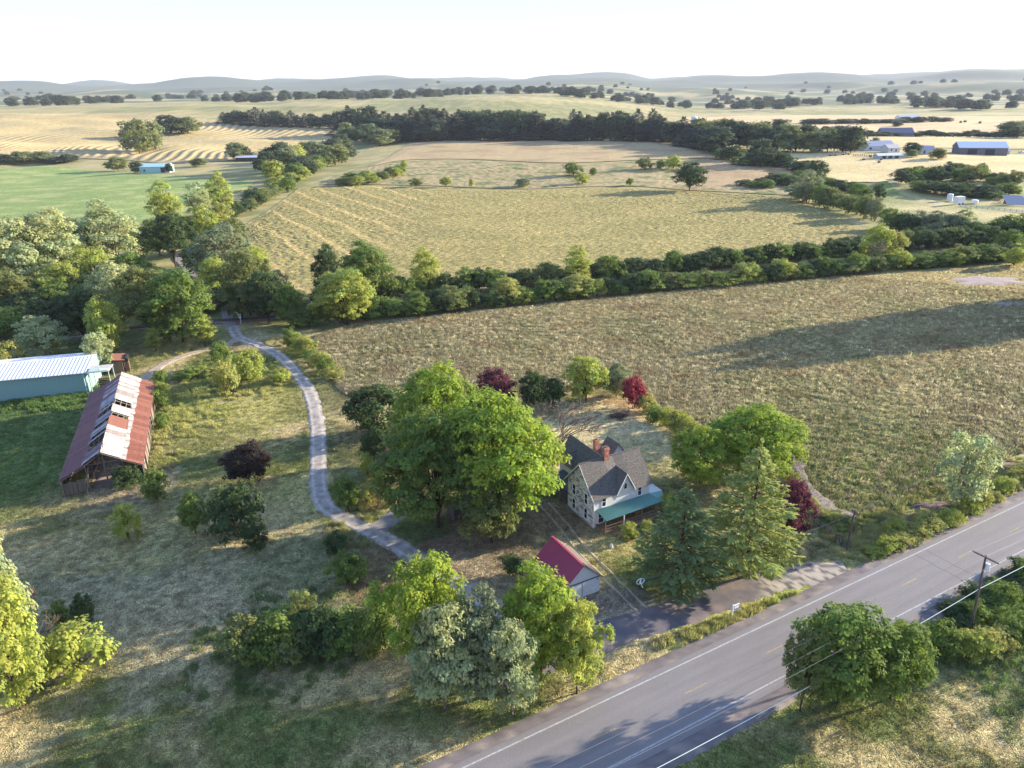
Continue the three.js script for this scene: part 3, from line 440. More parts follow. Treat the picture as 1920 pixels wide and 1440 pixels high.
// --- around the house
plant('maple', 'maple_tree', 945, 985, 733, 225, 'maple', 'largest bright green maple, its crown reaching the white house gable', 'tree', 'maples beside the house', 0);
plant('maple', 'maple_tree', 828, 885, 688, 175, 'maple', 'bright maple behind the biggest one, in front of the purple plum', 'tree', 'maples beside the house', 1);
plant('maple', 'maple_tree', 822, 990, 772, 190, 'mid', 'broad shaded maple above the drive spur and little shed', 'tree', 'maples beside the house', 1);
plant('ash', 'ash_tree', 922, 1018, 880, 128, 'olive', 'olive round tree in front of the maples by the grey shed', 'tree', undefined, 1);
plant('maple', 'maple_tree', 1408, 893, 764, 176, 'maple', 'tall bright maple behind the yellow-green fir right of the house', 'tree', undefined, 0);
plant('maple', 'maple_tree', 1312, 908, 802, 125, 'maple', 'lower bright maple between the house and the tall right one', 'tree', undefined, 1);
plant('fir', 'fir_tree', 1272, 1108, 905, 165, 'fir', 'darker drooping fir between house porch and the old road', 'tree', 'firs before the house', 0);
plant('fir', 'fir_tree', 1398, 1082, 825, 178, 'larch', 'taller yellow-green fir beside the purple plum', 'tree', 'firs before the house', 1);
plant('round', 'plum_tree', 1478, 1018, 893, 74, 'plum', 'tall purple-leaved plum right of the yellow-green fir', 'tree', 'purple plums', 2);
plant('round', 'plum_tree', 930, 775, 690, 76, 'plum', 'purple-leaved plum behind the maples at the meadow edge', 'tree', 'purple plums', 0);
plant('round', 'yard_tree', 705, 818, 716, 105, 'dark', 'dark round tree left of the maples beside the drive', 'tree', undefined, 1);
plant('round', 'yard_tree', 1000, 770, 692, 60, 'dark', 'dark green bush tree right of the purple plum', 'tree', undefined, 0);
plant('round', 'yard_tree', 1036, 765, 706, 48, 'dark', 'lower dark bush tree next to the bare tree', 'tree', undefined, 2);
plant('round', 'yard_tree', 1098, 752, 663, 82, 'lime', 'light green tree at the far edge of the dry lawn', 'tree', undefined, 1);
plant('round', 'yard_tree', 1155, 745, 677, 56, 'grey', 'grey-green tree between light green tree and red shrub', 'tree', undefined, 2);
plant('shrub', 'red_shrub', 1190, 765, 706, 48, 'red', 'crimson shrub at the far corner of the dry lawn', 'shrub', undefined, 0);
plant('shrub', 'hedge_bush', 1213, 772, 738, 40, 'gold', 'yellowish bush just right of the crimson shrub', 'shrub');
plant('shrub', 'yard_bush', 1180, 1010, 980, 30, 'lime', 'small bright bush at the front of the porch', 'shrub', 'bushes at the porch');
plant('shrub', 'yard_bush', 1213, 1000, 975, 26, 'lime', 'smallest bright bush at the right end of the porch', 'shrub', 'bushes at the porch');
plant('shrub', 'yard_bush', 1258, 965, 925, 40, 'lime', 'bright bush against the right side of the house', 'shrub');
plant('bare', 'bare_tree', 1046, 868, 742, 175, 'bleached', 'leafless grey tree behind the house', 'tree', undefined, 0);
plant('shrub', 'garage_bush', 962, 1078, 1038, 42, 'dark', 'dark bush touching the red roofed garage', 'shrub');
rowOfGrowth([[1232, 790], [1265, 808], [1300, 828], [1325, 850]], { name: 'boundary_bush', kind: 'shrub', step: 14, tallPx: 34, widePx: 34, colours: ['lime', 'mid', 'gold'], label: 'boundary bush from the crimson shrub towards the right maple', group: 'bushes along the lawn boundary', seed: 3 });
// --- between drive and maples
plant('shrub', 'drive_bush', 652, 955, 893, 44, 'mid', 'rounded bush at the bend of the drive', 'shrub');
plant('round', 'sapling_tree', 703, 872, 800, 48, 'dark', 'slim dark sapling left of the little tin shed', 'tree');
plant('shrub', 'drive_bush', 690, 895, 848, 26, 'lime', 'pale sapling bush in front of the slim dark sapling', 'shrub');
plant('feather', 'drive_bush', 690, 945, 905, 36, 'gold', 'yellowish weedy bush at the edge of the sunlit rubble', 'shrub');
plant('round', 'yard_tree', 760, 880, 788, 60, 'lime', 'light green small tree above the red tin roof', 'tree', undefined, 1);
plant('shrub', 'thicket_bush', 655, 1098, 1036, 62, 'mid', 'dense green bush left of the gravel drive', 'shrub');
plant('shrub', 'thicket_bush', 630, 1040, 1000, 42, 'dark', 'dark bush above the dense green one left of the drive', 'shrub');
// --- in the pasture
plant('round', 'bronze_shrub', 468, 908, 828, 82, 'bronze', 'dark bronze-leaved round shrub alone in the pasture', 'shrub', undefined, 0);
plant('round', 'pasture_tree', 368, 1002, 918, 50, 'mid', 'upright small tree left of the big blue-green bush', 'tree', undefined, 2);
plant('shrub', 'pasture_bush', 448, 1008, 910, 98, 'dark', 'big blue-green bush in the middle of the pasture', 'shrub', undefined, 1);
plant('shrub', 'pasture_bush', 482, 1030, 985, 42, 'dark', 'lower lobe bush at the right foot of the blue-green bush', 'shrub');
plant('shrub', 'pasture_bush', 241, 1010, 944, 46, 'lime', 'pale green small bush on the sunlit strip below the barn', 'shrub');
plant('round', 'pasture_tree', 166, 1178, 1110, 40, 'dark', 'small dark tree near the bleached branches', 'tree');
plant('shrub', 'pasture_bush', 118, 1172, 1128, 36, 'mid', 'low green bush left of the small dark tree', 'shrub');
plant('shrub', 'barn_bush', 295, 938, 880, 44, 'mid', 'leafy weed bush right of the barn mouth', 'shrub');
plant('shrub', 'barn_bush', 152, 912, 890, 32, 'gold', 'small yellow-green bush at the barn left corner', 'shrub');
plant('shrub', 'barn_bush', 240, 915, 872, 44, 'dark', 'dark bush under the barn right eave', 'shrub');
plant('shrub', 'barn_bush', 262, 900, 868, 36, 'dark', 'second dark bush under the barn right eave', 'shrub');
plant('shrub', 'island_bush', 428, 740, 672, 46, 'gold', 'tall yellow-green bush inside the drive loop', 'shrub', undefined, 2);
plant('shrub', 'island_bush', 470, 715, 655, 58, 'lime', 'bright bush right of the tall one inside the loop', 'shrub');
plant('shrub', 'island_bush', 420, 690, 640, 40, 'mid', 'green bush at the back of the loop', 'shrub');
plant('shrub', 'island_bush', 526, 720, 690, 32, 'lime', 'small round bush hugging the inside of the drive bend', 'shrub');
rowOfGrowth([[345, 720], [400, 700], [450, 690]], { name: 'loop_weed', kind: 'shrub', step: 20, tallPx: 18, widePx: 30, colours: ['gold', 'lime', 'mid'], label: 'low weed clump inside the drive loop', group: 'weeds inside the drive loop', seed: 9, jy: 16 });
rowOfGrowth([[300, 800], [312, 700]], { name: 'barn_weed', kind: 'shrub', step: 3, tallPx: 26, widePx: 26, colours: ['mid', 'lime'], label: 'weed bush along the barn right wall', group: 'weeds along the barn wall', seed: 10, jx: 12, jy: 20 });
rowOfGrowth([[548, 652], [578, 668], [600, 690], [625, 712], [640, 735]], { name: 'bank_bush', kind: 'shrub', step: 11, tallPx: 30, widePx: 34, colours: ['mid', 'gold', 'lime'], label: 'bush of the strip between the drive and meadow', group: 'bushes between drive and meadow', seed: 12 });
// --- bottom of the view: trees nearest the camera
plant('ash', 'walnut_tree', 808, 1268, 1030, 168, 'maple', 'bright yellow-green tree left of the red roofed garage, nearest the camera', 'tree', undefined, 0);
plant('ash', 'walnut_tree', 1015, 1275, 1066, 165, 'maple', 'bright tree whose crown covers the garage front corner', 'tree', undefined, 1);
plant('willow', 'willow_tree', 895, 1310, 1100, 130, 'grey', 'greyish willow between the two bright yellow-green trees', 'tree', undefined, 0);
plant('willow', 'willow_tree', 835, 1330, 1130, 150, 'willow', 'pale willow in front of the left bright tree', 'tree', undefined, 1);
plant('willow', 'willow_tree', 960, 1340, 1150, 120, 'willow', 'low pale willow right of the greyish willow', 'tree', undefined, 0);
plant('ash', 'walnut_tree', 1082, 1300, 1118, 105, 'lime', 'low bright tree at the edge of the old road', 'tree', undefined, 0);
rowOfGrowth([[470, 1240], [560, 1230], [640, 1215], [740, 1210]], { name: 'thicket_shrub', kind: ['shrub', 'hedge'], step: 26, tallPx: 78, widePx: 84, colours: ['mid', 'dark', 'mid', 'olive'], label: 'shrub of the dark thicket below the pasture, from the left', group: 'thicket below the pasture', seed: 21, jy: 16 });
plant('feather', 'willow_shrub', 575, 1200, 1105, 64, 'olive', 'feathery lighter shrub rising from the dark thicket', 'shrub');
plant('willow', 'edge_tree', 5, 1270, 925, 150, 'willow', 'large bright tree cut by the left picture edge', 'tree', undefined, 1);
plant('willow', 'edge_tree', 40, 1330, 1085, 150, 'lime', 'bright tree low in the left corner', 'tree', undefined, 0);
plant('shrub', 'edge_shrub', 150, 1262, 1178, 120, 'lime', 'bright shrub right of the bleached branches', 'shrub');
plant('bare', 'dead_tree', 30, 1230, 1050, 110, 'bleached', 'bleached dead branches in front of the left edge tree', 'tree', undefined, 0);
plant('bare', 'dead_tree', 92, 1240, 1130, 90, 'bleached', 'smaller bleached snag beside the bright shrub', 'tree', undefined, 1);
plant('ash', 'oak_tree', 1570, 1320, 1135, 190, 'mid', 'dark leafy tree below the highway with wires across it', 'tree', undefined, 1);
plant('ash', 'oak_tree', 1668, 1310, 1160, 130, 'mid', 'smaller dark tree right of the one under the wires', 'tree', undefined, 0);
plant('ash', 'oak_tree', 1500, 1335, 1172, 90, 'olive', 'low tree left of the one under the wires', 'tree', undefined, 0);
plant('shrub', 'verge_shrub', 1760, 1225, 1168, 66, 'mid', 'round green shrub left of the utility pole foot', 'shrub');
rowOfGrowth([[1800, 1180], [1850, 1140], [1900, 1110], [1950, 1085]], { name: 'bramble_bush', kind: 'shrub', step: 22, tallPx: 34, widePx: 52, colours: ['dark', 'dark', 'mid'], label: 'dark bramble below the highway, from the left', group: 'brambles below the highway', seed: 31, jy: 30 });
rowOfGrowth([[1820, 1240], [1870, 1210], [1930, 1190]], { name: 'verge_bramble', kind: 'shrub', step: 22, tallPx: 40, widePx: 56, colours: ['gold', 'lime', 'mid'], label: 'sunlit bramble in the bottom corner, from the left', group: 'sunlit brambles in the corner', seed: 32, jy: 20 });
rowOfGrowth([[1790, 1158], [1850, 1124], [1900, 1097], [1960, 1066]], { name: 'bank_bramble', kind: 'shrub', step: 24, tallPx: 24, widePx: 50, colours: ['dark', 'mid', 'dark'], label: 'dark bramble along the lower shoulder of the highway, from the left', group: 'brambles along the lower shoulder', seed: 36, jy: 12 });
plant('feather', 'ash_sapling', 1798, 955, 812, 112, 'willow', 'airy pale tree alone beside the highway at the meadow', 'tree', undefined, 0);
rowOfGrowth([[1640, 1040], [1700, 1010], [1760, 985], [1820, 960], [1900, 905], [1960, 880]], { name: 'roadside_bush', kind: 'shrub', step: 22, tallPx: 22, widePx: 40, colours: ['gold', 'lime', 'gold', 'lime'], label: 'low weed bush on the highway verge, from the left', group: 'weeds on the highway verge', seed: 33, jy: 14 });
rowOfGrowth([[1660, 1012], [1690, 1000]], { name: 'fern_clump', kind: 'shrub', step: 10, tallPx: 30, widePx: 22, colours: ['lime'], label: 'vivid green weed clump right of the short pole', group: 'vivid weed clumps', seed: 34, jy: 8 });
rowOfGrowth([[1488, 905], [1510, 945], [1530, 965], [1560, 985], [1600, 1000]], { name: 'ditch_bush', kind: 'shrub', step: 9, tallPx: 17, widePx: 28, colours: ['gold', 'olive'], label: 'tawny grass bush along the dry ditch', group: 'tawny clumps along the ditch', seed: 35, jy: 12 });
// --- trees round the farm track and the left wood
const wood = [
  ['round', 88, 675, 592, 90, 'willow', 'pale rounded tree above the white metal roof'], ['shrub', 25, 700, 638, 54, 'gold', 'yellowish bush behind the teal building'], ['feather', 192, 700, 622, 66, 'willow', 'feathery pale tree at the end of the teal building'],
  ['round', 208, 668, 552, 62, 'lime', 'slender light tree behind the feathery one'], ['poplar', 385, 650, 586, 46, 'lime', 'sunlit small tree left of the level crossing'], ['poplar', 292, 658, 612, 32, 'lime', 'slim sapling at the wood edge by the track'], ['poplar', 320, 648, 592, 30, 'mid', 'slim darker sapling next to the slim sapling'],
  ['ash', 345, 645, 500, 130, 'mid', 'broad green tree beside the level crossing'], ['ash', 285, 635, 492, 120, 'olive', 'broad olive tree left of the level crossing tree'], ['willow', 235, 620, 488, 110, 'willow', 'pale willow at the front of the wood'], ['ash', 160, 640, 540, 90, 'dark', 'dark tree behind the teal building'], ['round', 60, 610, 545, 90, 'dark', 'dark tree in the wood behind the pale rounded tree'], ['round', 120, 600, 520, 80, 'mid', 'middling green tree of the left wood'],
  ['willow', 40, 560, 398, 150, 'willow', 'tall pale willow at the left edge of the wood'], ['willow', 110, 545, 388, 130, 'willow', 'tall pale willow beside the green field'], ['willow', -30, 570, 415, 130, 'willow', 'pale willow cut off by the left edge'], ['willow', 160, 520, 402, 90, 'grey', 'greyish willow right of the tall pair'], ['poplar', 220, 520, 366, 92, 'willow', 'tall pale poplar nearest the green field corner'],
  ['poplar', 318, 440, 330, 54, 'lime', 'pointed poplar left of the three in a row'], ['poplar', 378, 425, 334, 46, 'willow', 'palest poplar in the middle of the three'], ['poplar', 418, 415, 317, 46, 'lime', 'tallest poplar right of the three'], ['ash', 330, 500, 392, 90, 'dark', 'dark tree below the three poplars'], ['round', 388, 470, 383, 60, 'lime', 'bright green tree below the three poplars'],
  ['ash', 255, 560, 470, 90, 'mid', 'mid green tree beside the wood track'], ['round', 268, 490, 430, 60, 'dark', 'dark round tree at the corner of the green field'], ['ash', 425, 540, 422, 110, 'grey', 'grey-green tree between track and middle field'], ['ash', 470, 590, 460, 100, 'olive', 'olive tree at the corner of the middle field'], ['round', 410, 560, 478, 70, 'lime', 'light tree beside the wood track'], ['ash', 505, 605, 505, 80, 'dark', 'dark tree right of the level crossing'], ['round', 455, 600, 520, 70, 'olive', 'olive tree just behind the crossing sign'], ['round', 545, 612, 530, 60, 'mid', 'green tree ending the wood at the meadow'], ['feather', 528, 570, 505, 50, 'grey', 'thin grey tree at the middle field edge'],
  ['ash', 20, 600, 500, 110, 'olive', 'olive tree at the left edge of the wood'], ['round', 60, 560, 505, 70, 'gold', 'yellowish tree deep in the left wood'], ['round', 180, 580, 510, 70, 'dark', 'dark tree deep in the left wood'], ['ash', 100, 650, 560, 80, 'dark', 'dark tree shading the railway'],
  ['ash', 618, 560, 458, 56, 'dark', 'dark upright tree at the left end of the hedgerow'], ['ash', 692, 570, 452, 104, 'mid', 'tallest tree of the hedgerow left end'], ['ash', 650, 608, 502, 116, 'lime', 'bright tree in front of the hedgerow left end'], ['poplar', 800, 552, 458, 52, 'lime', 'lone tall tree standing out of the hedgerow'], ['poplar', 1082, 532, 455, 48, 'lime', 'narrow bright tree in the middle of the hedgerow'], ['round', 950, 572, 516, 56, 'gold', 'yellow-green round shrub of the front hedgerow'], ['round', 1082, 558, 512, 62, 'gold', 'second yellow-green shrub of the front hedgerow'], ['round', 845, 586, 535, 62, 'olive', 'olive round shrub of the front hedgerow'], ['round', 785, 596, 545, 50, 'mid', 'green round shrub at the front hedgerow left part'],
  ['round', 1462, 525, 484, 52, 'lime', 'bright round shrub of the front hedgerow right half'], ['round', 1640, 490, 418, 60, 'lime', 'light tree where the field hedge meets the hedgerow'], ['round', 1672, 488, 432, 48, 'gold', 'yellowish tree next to that light tree'], ['ash', 1760, 445, 396, 70, 'grey', 'grey-green tree near the mown paddock'], ['poplar', 1800, 448, 386, 46, 'willow', 'tall pale tree at the mown paddock'], ['bare', 1640, 500, 448, 50, 'bleached', 'leafless tree in the hedgerow'], ['round', 1320, 505, 470, 62, 'dark', 'dark rounded shrub of the back hedgerow'],
];
wood.push(['willow', 80, 520, 405, 110, 'willow', 'pale willow between the two tall ones of the left wood'], ['willow', 190, 560, 455, 90, 'lime', 'light willow before the tall poplar'], ['poplar', 250, 470, 395, 50, 'willow', 'narrow pale poplar at the green field corner'], ['ash', 300, 480, 408, 66, 'olive', 'olive tree overhanging the wood track'], ['ash', 350, 470, 400, 60, 'mid', 'green tree right of the wood track'], ['round', 375, 520, 455, 66, 'dark', 'dark tree overhanging the wood track bend'], ['willow', 10, 520, 420, 110, 'lime', 'bright willow at the left edge behind the tall pale one'], ['ash', 130, 575, 485, 90, 'lime', 'bright tree in the middle of the left wood'], ['round', 40, 640, 575, 70, 'mid', 'green tree left of the pale rounded tree'], ['round', 300, 600, 520, 76, 'lime', 'light tree between the two broad ones at the crossing'], ['ash', 215, 590, 510, 90, 'olive', 'olive tree behind the slender light tree'], ['round', 480, 520, 455, 56, 'lime', 'light tree at the left edge of the middle field'], ['round', 440, 470, 405, 56, 'olive', 'olive tree above the light field edge tree'], ['round', 420, 440, 378, 50, 'gold', 'yellowish tree right of the bright green one below the poplars'], ['ash', 560, 600, 540, 60, 'grey', 'grey-green tree at the far left end of the front hedgerow']);
for (const [k, x, y, t, w, c, l] of wood) plant(k, k === 'shrub' ? 'wood_shrub' : { ash: 'ash_tree', round: 'thorn_tree', poplar: 'poplar_tree', willow: 'willow_tree', feather: 'birch_tree', bare: 'bare_tree' }[k], x, y, t, w, c, l, k === 'shrub' ? 'shrub' : 'tree', 'trees of the wood and hedgerow');
rowOfGrowth([[0, 625], [120, 600], [240, 560], [330, 530]], { name: 'wood_thicket', kind: ['hedge', 'round'], step: 24, tallPx: 48, widePx: 74, colours: ['dark', 'mid', 'olive', 'dark', 'gold'], label: 'understorey shrub of the left wood, from the left', group: 'understorey of the left wood', seed: 41, jy: 60 });
rowOfGrowth([[370, 580], [440, 560], [520, 590]], { name: 'crossing_shrub', kind: 'hedge', step: 20, tallPx: 46, widePx: 60, colours: ['dark', 'mid', 'olive'], label: 'shrub of the thicket behind the crossing, from the left', group: 'thicket behind the crossing', seed: 42, jy: 30 });
// double hedgerow along the railway
const back = [[585, 580], [700, 566], [820, 553], [960, 540], [1100, 526], [1240, 513], [1380, 499], [1520, 486], [1640, 474], [1760, 464], [1930, 450], [2040, 440]];
const front = [[560, 612], [700, 596], [820, 584], [960, 570], [1100, 556], [1240, 544], [1380, 532], [1520, 518], [1640, 507], [1760, 497], [1930, 482], [2040, 473]];
rowOfGrowth(back, { name: 'hedgerow_shrub', kind: 'hedge', step: 19, tallPx: (x) => 40 - 0.006 * x, widePx: 46, colours: ['mid', 'dark', 'olive', 'dark'], label: 'shrub of the back hedgerow row, counted from the wood', group: 'back row of the hedgerow', seed: 51 });
rowOfGrowth(front, { name: 'hedgerow_bush', kind: 'hedge', step: 19, tallPx: (x) => 38 - 0.006 * x, widePx: 46, colours: ['mid', 'dark', 'olive', 'mid', 'lime'], label: 'shrub of the front hedgerow row, counted from the wood', group: 'front row of the hedgerow', seed: 52 });
// hedges and trees beyond the middle field
rowOfGrowth([[410, 420], [455, 395], [500, 372], [545, 350], [580, 330], [620, 305], [650, 290]], { name: 'ditch_shrub', kind: 'hedge', step: 9, tallPx: 24, widePx: 36, colours: ['olive', 'lime', 'mid', 'dark'], label: 'shrub of the ditch hedge left of the middle field', group: 'ditch hedge left of the middle field', seed: 53, jy: 12, jx: 12 });
rowOfGrowth([[500, 330], [540, 322], [585, 312], [630, 300], [660, 290]], { name: 'valley_tree', kind: 'far', step: 13, tallPx: 42, widePx: 44, colours: ['olive', 'farpale', 'far', 'lime'], label: 'tree of the valley wood beyond the poplars', category: 'tree', group: 'valley wood beyond the poplars', seed: 54, jy: 24 });
rowOfGrowth([[620, 290], [660, 275], [700, 262], [745, 262]], { name: 'valley_oak', kind: 'far', step: 12, tallPx: 34, widePx: 42, colours: ['far', 'olive', 'farpale'], label: 'tree of the wood left of the stubble field', category: 'tree', group: 'wood left of the stubble field', seed: 55, jy: 30, jx: 20 });
rowOfGrowth([[640, 345], [690, 338], [720, 330], [760, 318]], { name: 'scrub_bush', kind: 'hedge', step: 11, tallPx: 16, widePx: 28, colours: ['olive', 'mid', 'lime'], label: 'bush on the bank left of the stubble field', group: 'bushes on the left of the bank', seed: 56, jy: 16 });
rowOfGrowth([[720, 266], [800, 263], [900, 262], [1000, 262], [1100, 263], [1200, 264], [1270, 270], [1330, 282]], { name: 'far_fir', kind: ['far', 'farfir', 'farfir'], step: 11, tallPx: 42, widePx: 40, colours: ['far', 'far', 'far'], label: 'dark tree of the wood behind the stubble field, from the left', category: 'tree', group: 'wood behind the stubble field', seed: 57, jy: 3, jx: 8 });
rowOfGrowth([[640, 252], [760, 250], [860, 252], [960, 253], [1060, 254], [1160, 255], [1250, 258]], { name: 'rear_fir', kind: ['farfir', 'far'], step: 13, tallPx: 40, widePx: 36, colours: ['far', 'far'], label: 'treetop in the second rank of the far wood', category: 'tree', group: 'second rank of the far wood', seed: 58, jx: 8 });
rowOfGrowth([[420, 232], [520, 238], [600, 240], [670, 243]], { name: 'hill_fir', kind: ['farfir', 'far'], step: 13, tallPx: 26, widePx: 26, colours: ['far'], label: 'dark tree of the wood above the hay rows', category: 'tree', group: 'wood above the hay rows', seed: 59 });
rowOfGrowth([[1345, 272], [1400, 280], [1450, 284], [1520, 285], [1610, 284]], { name: 'grove_tree', kind: 'far', step: 15, tallPx: 44, widePx: 46, colours: ['far', 'olive', 'far', 'farpale'], label: 'tree of the grove left of the far farm', category: 'tree', group: 'grove left of the far farm', seed: 60, jy: 4 });
rowOfGrowth([[1305, 270], [1330, 280], [1352, 290]], { name: 'grove_oak', kind: 'far', step: 11, tallPx: 46, widePx: 46, colours: ['far', 'olive'], label: 'tree at the right end of the far wood', category: 'tree', group: 'right end of the far wood', seed: 61, jy: 4 });
rowOfGrowth([[1340, 292], [1390, 308], [1450, 310], [1500, 320], [1545, 328]], { name: 'slope_shrub', kind: 'hedge', step: 12, tallPx: 22, widePx: 34, colours: ['dark', 'mid', 'far'], label: 'shrub of the dark hedge above the brown slope', group: 'dark hedge above the brown slope', seed: 62, jy: 8 });
rowOfGrowth([[1400, 352], [1450, 345], [1500, 340], [1560, 350], [1610, 362]], { name: 'hollow_shrub', kind: 'hedge', step: 13, tallPx: 16, widePx: 36, colours: ['mid', 'dark'], label: 'shrub in the hollow right of the brown slope', group: 'shrubs in the hollow', seed: 63, jy: 14 });
rowOfGrowth([[1500, 372], [1540, 384], [1580, 396], [1620, 408], [1655, 416]], { name: 'field_hedge_shrub', kind: 'hedge', step: 12, tallPx: 34, widePx: 40, colours: ['olive', 'mid', 'grey'], label: 'shrub of the hedge at the right end of the middle field', group: 'hedge ending the middle field', seed: 64, jy: 6 });
rowOfGrowth([[1670, 430], [1710, 440], [1760, 452], [1840, 452], [1920, 446]], { name: 'paddock_shrub', kind: 'hedge', step: 15, tallPx: 36, widePx: 44, colours: ['mid', 'grey', 'dark'], label: 'shrub of the hedge below the mown paddock', group: 'hedge below the mown paddock', seed: 65, jy: 8 });
rowOfGrowth([[1690, 345], [1740, 338], [1800, 334], [1850, 340], [1910, 352]], { name: 'knoll_shrub', kind: 'hedge', step: 10, tallPx: 22, widePx: 34, colours: ['dark', 'mid', 'olive', 'far'], label: 'shrub on the brushy knoll', group: 'shrubs on the knoll', seed: 66, jy: 14 });
rowOfGrowth([[1720, 356], [1790, 362], [1850, 366], [1905, 372]], { name: 'knoll_bush', kind: 'hedge', step: 12, tallPx: 18, widePx: 36, colours: ['dark', 'mid'], label: 'bush on the lower side of the knoll', group: 'lower side of the knoll', seed: 67, jy: 10 });
rowOfGrowth([[1610, 256], [1700, 255], [1800, 257], [1920, 259]], { name: 'farm_hedge_tree', kind: 'far', step: 14, tallPx: 11, widePx: 26, colours: ['far'], label: 'tree of the far hedge behind the grain field', category: 'tree', group: 'far hedge behind the grain field', seed: 68, jy: 1 });
rowOfGrowth([[1520, 232], [1600, 232], [1700, 230], [1790, 230]], { name: 'distant_tree', kind: 'far', step: 22, tallPx: 9, widePx: 28, colours: ['far'], label: 'small far tree on the pale upland', category: 'tree', group: 'far trees on the pale upland', seed: 69, jy: 3 });
rowOfGrowth([[0, 306], [60, 303], [130, 303], [180, 305]], { name: 'field_edge_bush', kind: 'far', step: 20, tallPx: 17, widePx: 34, colours: ['olive', 'far'], label: 'bush between green field and hay rows, from the left', group: 'bushes above the green field', seed: 70, skip: 0.15 });
const lone = [
  ['far', 262, 290, 226, 62, 'olive', 'big tree clump on the hay hill', 0], ['far', 292, 282, 224, 34, 'farpale', 'lighter tree joined to the clump on the hay hill', 2], ['far', 320, 252, 214, 44, 'far', 'dark tree of the upper clump on the hay hill', 1], ['far', 352, 252, 220, 46, 'olive', 'right tree of the upper clump on the hay hill', 0],
  ['far', 446, 300, 266, 38, 'farpale', 'pale round tree below the hay rows'], ['farfir', 466, 300, 276, 22, 'far', 'dark pointed tree beside the pale round tree'], ['far', 222, 320, 295, 40, 'olive', 'bushy tree left of the turquoise barn'], ['far', 258, 325, 302, 24, 'far', 'small tree touching the turquoise barn'], ['far', 373, 312, 296, 28, 'olive', 'low bush on the slope right of the turquoise barn'], ['far', 318, 324, 306, 14, 'far', 'small dark bush at the turquoise barn end'], ['far', 502, 304, 282, 26, 'far', 'dark small tree right of the open shelter'], ['farfir', 505, 316, 294, 18, 'far', 'dark pointed shrub by the valley wood'],
  ['round', 1293, 358, 302, 64, 'dark', 'dark round oak at the end of the middle field', 0], ['far', 1425, 312, 262, 54, 'far', 'large rounded oak above the brown slope', 0], ['round', 836, 350, 331, 24, 'lime', 'bright round bush on the rough bank', 0], ['round', 780, 350, 333, 26, 'olive', 'spreading bush left of the bright round one', 1], ['round', 884, 350, 334, 10, 'lime', 'narrow bright bush on the rough bank', 2], ['hedge', 980, 350, 334, 34, 'grey', 'grey thorny bush on the rough bank'], ['hedge', 1075, 330, 304, 36, 'mid', 'taller bush on the bank by the green hollow'], ['hedge', 1092, 345, 325, 28, 'lime', 'bright bush below the taller one'], ['hedge', 1112, 330, 314, 16, 'mid', 'small bush right of the taller one'], ['hedge', 1210, 318, 296, 30, 'olive', 'bush on the hummock'], ['hedge', 1238, 316, 300, 24, 'mid', 'second bush on the hummock'], ['hedge', 1262, 318, 292, 30, 'lime', 'bright bush right end of the hummock'], ['hedge', 1180, 348, 334, 14, 'mid', 'small bush beside the green hollow'], ['hedge', 758, 318, 300, 14, 'lime', 'small bush at the stubble edge'],
  ['far', 1710, 291, 266, 30, 'far', 'dark round tree at the far farmhouse'], ['far', 1710, 295, 280, 17, 'farpale', 'small bright tree before the dark round one'], ['far', 1758, 299, 277, 28, 'olive', 'spreading tree left of the big far barn'], ['far', 1602, 285, 243, 26, 'farpale', 'pale tree ending the grove'], ['far', 1400, 275, 236, 44, 'farpale', 'pale yellow-green tree in the grove', 0], ['far', 1500, 247, 234, 22, 'far', 'round tree in the pale upland'], ['far', 1524, 248, 236, 18, 'far', 'second round tree in the pale upland'], ['far', 1548, 247, 236, 16, 'far', 'third round tree in the pale upland'], ['far', 1350, 240, 227, 18, 'far', 'tree behind the dark red barn'], ['far', 1682, 238, 225, 18, 'far', 'tree left of the far white farm'], ['far', 1900, 258, 226, 60, 'farpale', 'hazy tree at the right picture edge'], ['far', 1460, 252, 224, 44, 'far', 'flat topped tree above the grove'], ['far', 1430, 252, 226, 34, 'far', 'left of the flat topped trees above the grove'], ['far', 1640, 272, 258, 16, 'olive', 'tree left of the far farmhouse'],
  ['hedge', 1648, 374, 346, 24, 'dark', 'dark bush at the mouth of the green lane'], ['hedge', 1608, 376, 344, 44, 'mid', 'shrub left of the green lane mouth'], ['feather', 1510, 382, 318, 56, 'grey', 'airy grey tree at the top of the field hedge'], ['hedge', 1888, 470, 430, 50, 'mid', 'hedgerow shrub at the right edge'], ['round', 1900, 500, 462, 40, 'lime', 'bright bush by the wet patch'],
];
for (const [k, x, y, t, w, c, l, v] of lone) plant(k, { far: 'field_tree', farfir: 'spruce_tree', round: 'field_bush', hedge: 'field_shrub', feather: 'field_birch' }[k], x, y, t, w, c, l, k === 'far' || k === 'farfir' || k === 'feather' ? 'tree' : 'shrub', 'single trees in the far fields', v);
// woods beyond that read as one mass: rows of far trees toward the hills
{
  const r = rng(91), m = new THREE.InstancedMesh(proto.far[1].crown, leaf('far'), 900), q = new THREE.Object3D(); m.name = 'distant_wood'; m.userData.kind = 'stuff'; m.castShadow = m.receiveShadow = true;
  for (let i = 0; i < 900; i++) { let x, z, d; do { const a = -1.15 + 2.3 * r(); d = 2000 + 3800 * r() * r(); x = Math.sin(a) * d; z = -Math.cos(a) * d; } while (nz(x / 500, z / 340) < 0.22); q.position.set(x, land(x, z) - 0.5 - 0.0004 * d, z); q.rotation.y = r() * 6.28; const s = 0.9 + r(); q.scale.set(s * 1.5, s * 1.1, s * 1.5); q.updateMatrix(); m.setMatrixAt(i, q.matrix); }
  scene.add(m);
}
